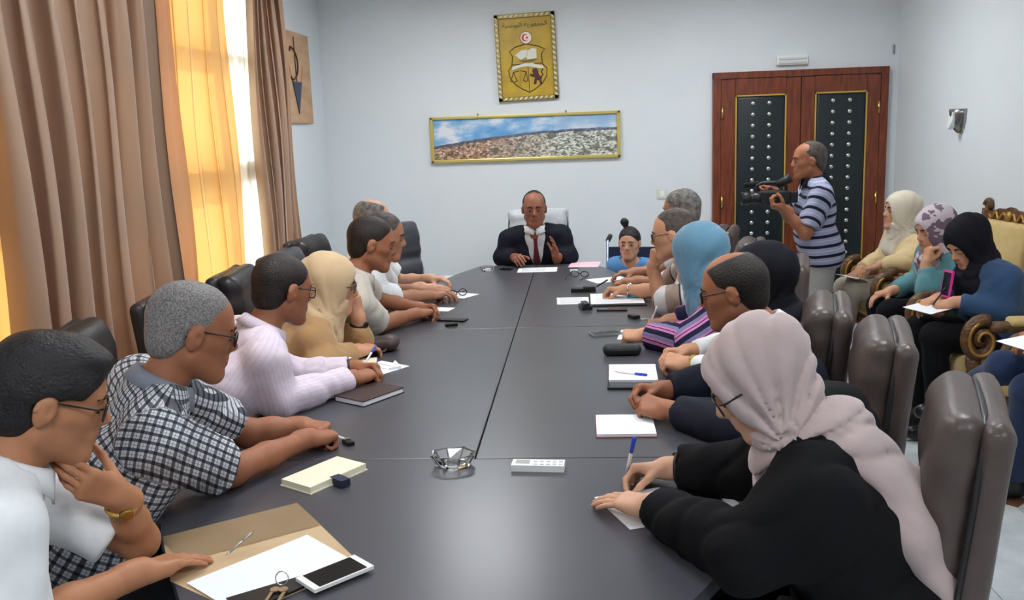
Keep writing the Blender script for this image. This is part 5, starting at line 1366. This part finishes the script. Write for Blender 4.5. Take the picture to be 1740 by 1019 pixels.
obj('key_ring', add_tube(B(), [(.0 + .014 * math.cos(a), .030 + .004 * math.sin(a), .018 + .014 * math.sin(a)) for a in [2 * math.pi * k / 16 for k in range(16)]], .0014, 6, closed=True), M_chrome, t, True)
for dx, ang in ((-.008, 20), (.010, -30)):
    bm = B(); add_lathe(bm, [(.0105, 0), (.0105, .0025)], (dx, .006, .002 + abs(dx) * .2), 14); add_box(bm, (dx + .004 * (1 if dx > 0 else -1), -.022, .0035), (.007, .04, .002)); obj('key', bm, mat('key_metal', rgb(180, 160, 130), .3, metal=.8), t)
pen((-.835, 1.905, TZ + .010), (-.79, 1.96, TZ + .040), mat('silver_pen', rgb(176, 170, 164), .3, metal=.6), 'slim silver pen under the hand on the white sheet', .0032)
nb_ = book((-.742, 2.405), .125, .215, -32, .020, M_cream_p, 'thick cream-paged notebook with a navy clasp', M_cream_p)
slab('clasp', quad((-.683, 2.352), .030, .055, 49), TZ + .002, TZ + .0215, M_dkblue, nb_)
pen((-.745, 2.70, TZ + .006), (-.90, 2.765, TZ + .040), M_bluepl, 'blue-capped pen in the fist of the man in the checked shirt')
o = slab('lighter', quad((-.745, 2.685), .022, .045, 40), TZ, TZ + .012, M_black_pl); tag(o, 'small black lighter by the fist of the man in the checked shirt', 'lighter'); slab('lighter_top', quad((-.752, 2.695), .022, .012, 40), TZ + .012, TZ + .016, M_chrome, o)
# ashtray and remote
t = empty('ashtray', (-.387, 2.50, TZ)); tag(t, 'faceted clear glass ashtray at the crossing of the table seams', 'ashtray')
bm = B(); n = 8
def ring(r, z, n=8, w=0.0): return [bm.verts.new((r * math.cos(2 * math.pi * (k + .5) / n), r * .82 * math.sin(2 * math.pi * (k + .5) / n), z + (w if k % 2 else 0))) for k in range(n)]
R_ = [ring(.045, 0), ring(.066, .034, w=.004), ring(.056, .034, w=.001), ring(.038, .010)]
bm.faces.new(R_[0][::-1]); bm.faces.new(R_[3])
for a, b in zip(R_[:-1], R_[1:]):
    for k in range(8): bm.faces.new((a[k], a[(k + 1) % 8], b[(k + 1) % 8], b[k]))
obj('glass_bowl', bm, M_clear, t)
for k in range(8):
    a = 2 * math.pi * (k + .5) / 8; obj('facet_ridge', add_tube(B(), [(.048 * math.cos(a), .039 * math.sin(a), .003), (.067 * math.cos(a), .055 * math.sin(a), .034)], .003, 5), M_clear, t)
t = slab('remote_control', quad((-.138, 2.463), .150, .050, -4), TZ, TZ + .019, M_white_pl); tag(t, 'white remote control with small screen on the table', 'remote')
slab('display', quad((-.182, 2.470), .040, .030, -4), TZ + .019, TZ + .0196, mat('lcd_grey', rgb(150, 156, 150), .3), t)
for i in range(5):
    for j in range(2): slab('button', quad((-.145 + i * .018, 2.452 + j * .020 - i * .0012), .011, .010, -4), TZ + .019, TZ + .021, mat('button_grey', rgb(206, 208, 208), .5), t)
# third and fourth on the left
book((-.795, 3.20), .15, .21, -32, .022, M_dbrown, 'closed dark brown diary under the hands of the man in pink', None, name='diary', cat='diary', open_=False)
o = paper((-.86, 3.60), .17, .22, -35, 'crumpled white sheet near the blue pen of the man in pink', lines=4)
slab('folded_corner', [(-.80, 3.70), (-.755, 3.60), (-.80, 3.57)], TZ + .001, TZ + .012, M_paper, o)
pen((-.868, 3.42, TZ + .06), (-.845, 3.56, TZ + .11), M_bluepl, 'blue pen held between the hands of the man in pink')
t = empty('handbag', (-.915, 3.93, TZ)); tag(t, 'soft dark brown handbag lying by the woman in beige', 'bag')
v_, f_ = surf([rbox((-.915, 3.93, TZ + .032), (.085, .055, .030), .028, k=.02), ell((-.87, 3.93, TZ + .04), (.04, .05, .028), k=.02)], .008, lambda p: .003 * waves(4, 60)(p), amp=.008)
WORLD_ROOTS[t.name] = (-.915, 3.93, TZ)
link_mesh('bag_body', np_mesh('bag_body', [(v_, f_)]), mat('bag_leather', rgb(66, 52, 50), .45, bump=.2, bscale=90), t)
obj('bag_strap', add_tube(B(), [(-.99, 3.92, TZ + .03), (-1.0, 3.86, TZ + .012), (-.94, 3.84, TZ + .008), (-.88, 3.87, TZ + .010), (-.86, 3.91, TZ + .04)], .006, 6), MATS['bag_leather'], t, True)
book((-.945, 3.715), .13, .08, 10, .010, M_black_pl, 'small white pad in a black cover before the woman in beige', M_cream_p)
phone((-.672, 4.55), .15, .062, -14, 'dark smartphone beside the hands of the man in beige', M_black_pl)
o = slab('key_fob', quad((-.660, 4.42), .060, .026, 25), TZ, TZ + .014, M_black_pl); tag(o, 'small black car key fob near the dark smartphone', 'key fob'); slab('fob_button', quad((-.655, 4.422), .018, .012, 25), TZ + .014, TZ + .016, M_chrome, o)
paper((-.775, 4.86), .12, .10, -15, 'small white note between the hands of two men in short sleeves')
paper((-.745, 5.29), .21, .15, -30, 'white printed sheet with black spectacles lying on it', lines=3)
def spectacles(c, ang, label):
    t = empty('spectacles', (c[0], c[1], TZ + .001), math.radians(ang)); tag(t, label, 'glasses')
    bm = B()
    for s in (-1, 1):
        pts = [(s * .034 + .027 * math.cos(a), 0.004 * math.sin(a), .021 + .019 * math.sin(a)) for a in [2 * math.pi * k / 16 for k in range(16)]]
        add_tube(bm, pts, .0028, 6, closed=True)
    add_tube(bm, [(-.008, 0, .024), (.008, 0, .024)], .0025, 6); obj('frame', bm, M_gframe, t, True)
    for s in (-1, 1): obj('temple', add_tube(B(), [(s * .062, 0, .026), (s * .060, .09, .010), (s * .050, .125, .003)], .0025, 6), M_gframe, t, True)
spectacles((-.735, 5.24), 40, 'black spectacles lying on a white printed sheet')
# head of the table
paper((-.310, 6.20), .27, .20, 0, 'white printed sheet in front of the man in the suit', lines=8)
paper((.015, 6.40), .21, .26, -6, 'pink sheet of paper beside the man in the suit', M_pink)
t = empty('ashtray', (-.66, 6.22, TZ)); tag(t, 'small clear glass ashtray near the man in the suit', 'ashtray')
obj('glass_bowl', add_lathe(B(), [(.04, 0), (.052, .03), (.045, .03), (.034, .008), (0, .008)], n=10), M_clear, t)
phone((-.53, 6.24), .085, .045, -30, 'dark smartphone near the right hand of the man in the suit', M_black_pl)
o = slab('small_box', quad((-.06, 6.09), .05, .035, 5), TZ, TZ + .012, M_white_pl); tag(o, 'tiny white box near the pink sheet', 'box')
spectacles((-.02, 5.84), 160, 'black spectacles lying on bare table near the tiny white box')
# right side, from the far end
paper((.16, 5.72), .24, .17, 25, 'white sheet under the hand of the grey-haired man', lines=3)
pen((.075, 5.34, TZ + .02), (.14, 5.20, TZ + .085), M_black_pl, 'black pen held by the man in the polo shirt')
paper((.22, 5.07), .16, .12, 10, 'pinkish note under the watch hand of the man in the polo shirt', mat('blush_paper', rgb(236, 214, 212), .7))
o = slab('spectacle_case', quad((.0, 5.31), .145, .055, 3), TZ, TZ + .022, M_black_pl); tag(o, 'flat black spectacle case between the papers', 'case'); slab('case_lid', quad((.035, 5.315), .07, .05, 3), TZ + .022, TZ + .030, M_black_pl, o)
paper((-.055, 5.03), .185, .20, 2, 'loose white printed sheet beside the clipped papers', lines=7)
o = paper((.185, 5.03), .29, .31, 0, 'stack of white papers with teal label in a black folder', lines=5, z=TZ + .008)
slab('teal_label', quad((.275, 5.06), .065, .09, 0), TZ + .0092, TZ + .0098, M_tealp, o)
o2 = slab('document_folder', quad((.185, 5.01), .31, .34, 0), TZ, TZ + .007, M_black_pl); tag(o2, 'flat black document folder under the clipped papers', 'folder')
slab('elastic_band', quad((.06, 5.01), .012, .345, 0), TZ + .007, TZ + .0075, M_dkblue, o2)
phone((.15, 4.735), .16, .055, -4, 'black smartphone at the edge of the document folder', M_black_pl)
o = slab('stapler', quad((.01, 4.80), .055, .10, 12), TZ, TZ + .02, M_black_pl); tag(o, 'small black stapler beside the document folder', 'stapler'); slab('stapler_arm', quad((.01, 4.80), .03, .095, 12), TZ + .024, TZ + .034, M_black_pl, o)
t = empty('keys', (.275, 4.49, TZ)); tag(t, 'black car keys near the hand of the woman in striped top', 'keys')
obj('key_ring', add_tube(B(), [(.02 + .016 * math.cos(a), .016 * math.sin(a), .003) for a in [2 * math.pi * k / 14 for k in range(14)]], .0016, 6, closed=True), M_chrome, t, True)
obj('key_fob', add_box(B(), (-.025, .03, .010), (.035, .065, .018), Matrix.Rotation(.6, 3, 'Z'), .005), M_black_pl, t); obj('key', add_box(B(), (.045, -.02, .004), (.05, .010, .003), Matrix.Rotation(-.5, 3, 'Z')), M_chrome, t)
phone((.10, 4.17), .145, .072, 20, 'grey smartphone beside the fist of the woman in the striped top', mat('grey_metal', rgb(150, 156, 160), .35, metal=.6))
paper((.29, 4.14), .26, .20, -8, 'white sheet under the arms of the woman in the striped top', lines=4)
pen((.30, 4.255, TZ + .004), (.345, 4.235, TZ + .115), mat('pale_pen', rgb(206, 200, 196), .4), 'pale pen held upright by the woman in the striped top')
t = empty('spectacle_case', (.158, 3.775, TZ)); tag(t, 'rounded black spectacle case by the striped sleeve', 'case'); WORLD_ROOTS[t.name] = (.158, 3.775, TZ)
v_, f_ = surf([rbox((.158, 3.775, TZ + .023), (.080, .034, .023), .022, k=.01)], .005); lo_ = link_mesh('case_shell', np_mesh('case_shell', [(v_, f_)]), mat('black_leatherette', rgb(30, 30, 33), .5, bump=.2, bscale=200), t)
obj('case_seam', add_tube(B(), [(.158 + .081 * math.copysign(abs(math.cos(a)) ** .4, math.cos(a)), 3.775 + .0345 * math.copysign(abs(math.sin(a)) ** .4, math.sin(a)), TZ + .026) for a in [2 * math.pi * k / 32 for k in range(32)]], .0012, 5, closed=True), M_black_pl, lo_)
book((.185, 3.455), .19, .235, -2, .012, M_dkblue, 'open white notebook with a blue pen lying across it')
pen((.115, 3.45, TZ + .016), (.235, 3.385, TZ + .018), M_bluepl, 'blue-capped pen lying on the open white notebook')
phone((.165, 3.285), .165, .080, -2, 'thick black tablet lying against the open notebook', M_black_pl)
t = book((.125, 2.82), .19, .20, 0, .012, mat('rust_card', rgb(150, 84, 66), .6), 'white writing pad with rust-coloured back under clasped hands')
o = slab('paper_sheet', [(.018, 2.256), (.191, 2.321), (.262, 2.12), (.100, 2.06)], TZ, TZ + .001, M_paper); tag(o, 'white sheet the woman in the mauve headscarf writes on', 'paper')
phone((.292, 2.235), .10, .150, -8, 'large dark smartphone by the sleeve of the woman in black', M_black_pl, TZ + .0015)
o = slab('paper_sheet', [(.318, 2.287), (.345, 2.30), (.385, 2.21), (.345, 2.17)], TZ, TZ + .001, M_paper); tag(o, 'white slip of paper showing past the large dark smartphone', 'paper')
pen((.105, 2.385, TZ + .002), (.128, 2.335, TZ + .135), M_bluepl, 'blue pen in the hand of the woman in the mauve headscarf', .005)
# things held by the row along the wall
def held(c, w, l, ang, z, tilt, label, m=None, th=.0015, name='paper_sheet', cat='paper'):
    o = obj(name, add_box(B(), (0, 0, 0), (w, l, th)), m or M_paper); o.location = (c[0], c[1], z); o.rotation_euler = (0, math.radians(tilt), math.radians(ang)); tag(o, label, cat); return o
held((1.80, 4.82), .16, .21, 20, .715, -8, 'white sheet on the lap of the woman in the denim jacket')
held((1.83, 6.30), .15, .20, 20, .635, 10, 'white pad on the lap of the woman in the pale yellow cardigan')
held((1.85, 3.74), .21, .28, 15, .775, -6, 'white sheet on the lap of the person in blue jeans')
o = held((1.90, 4.86), .012, .075, 10, .83, 8, 'bright pink smartphone held by the woman in the denim jacket', mat('hot_pink', rgb(230, 60, 150), .4), .14, 'smartphone', 'phone')
b_ = obj('screen', add_box(B(), (-.0065, 0, 0), (.001, .066, .12)), M_screen, o)
pen((1.80, 4.79, .725), (1.85, 4.75, .83), M_black_pl, 'black pen of the woman in the denim jacket')
# low table with hand sanitiser against the back wall
t = empty('side_table', (-1.30, 7.08, 0)); tag(t, 'low white side table behind the empty slate chair', 'table')
obj('table_top', add_box(B(), (0, 0, .535), (.50, .50, .03), bevel=.006), M_white_pl, t)
for sx in (-1, 1):
    for sy in (-1, 1): obj('leg', add_tube(B(), [(sx * .21, sy * .21, 0), (sx * .21, sy * .21, .522)], .018, 8), M_white_pl, t, True)
t = empty('sanitiser_bottle', (-1.27, 7.0, .551)); tag(t, 'clear pump bottle of blue hand sanitiser on the low side table', 'bottle')
bt = obj('bottle', add_lathe(B(), [(.030, 0), (.033, .01), (.033, .11), (.024, .13), (.012, .138), (.012, .15)], n=16), mat('sanitiser_plastic', rgb(196, 218, 228), .1, trans=.5), t, True)
obj('liquid', add_lathe(B(), [(.026, .004), (.0285, .012), (.0285, .085), (0, .085)], n=16), mat('sanitiser_gel', rgb(90, 160, 200), .1, trans=.3), bt, True)
bm = B(); add_lathe(bm, [(.014, .148), (.014, .164), (.005, .166), (.005, .182)], n=12); add_box(bm, (.012, 0, .186), (.045, .012, .010), bevel=.003); obj('pump', bm, M_white_pl, t)
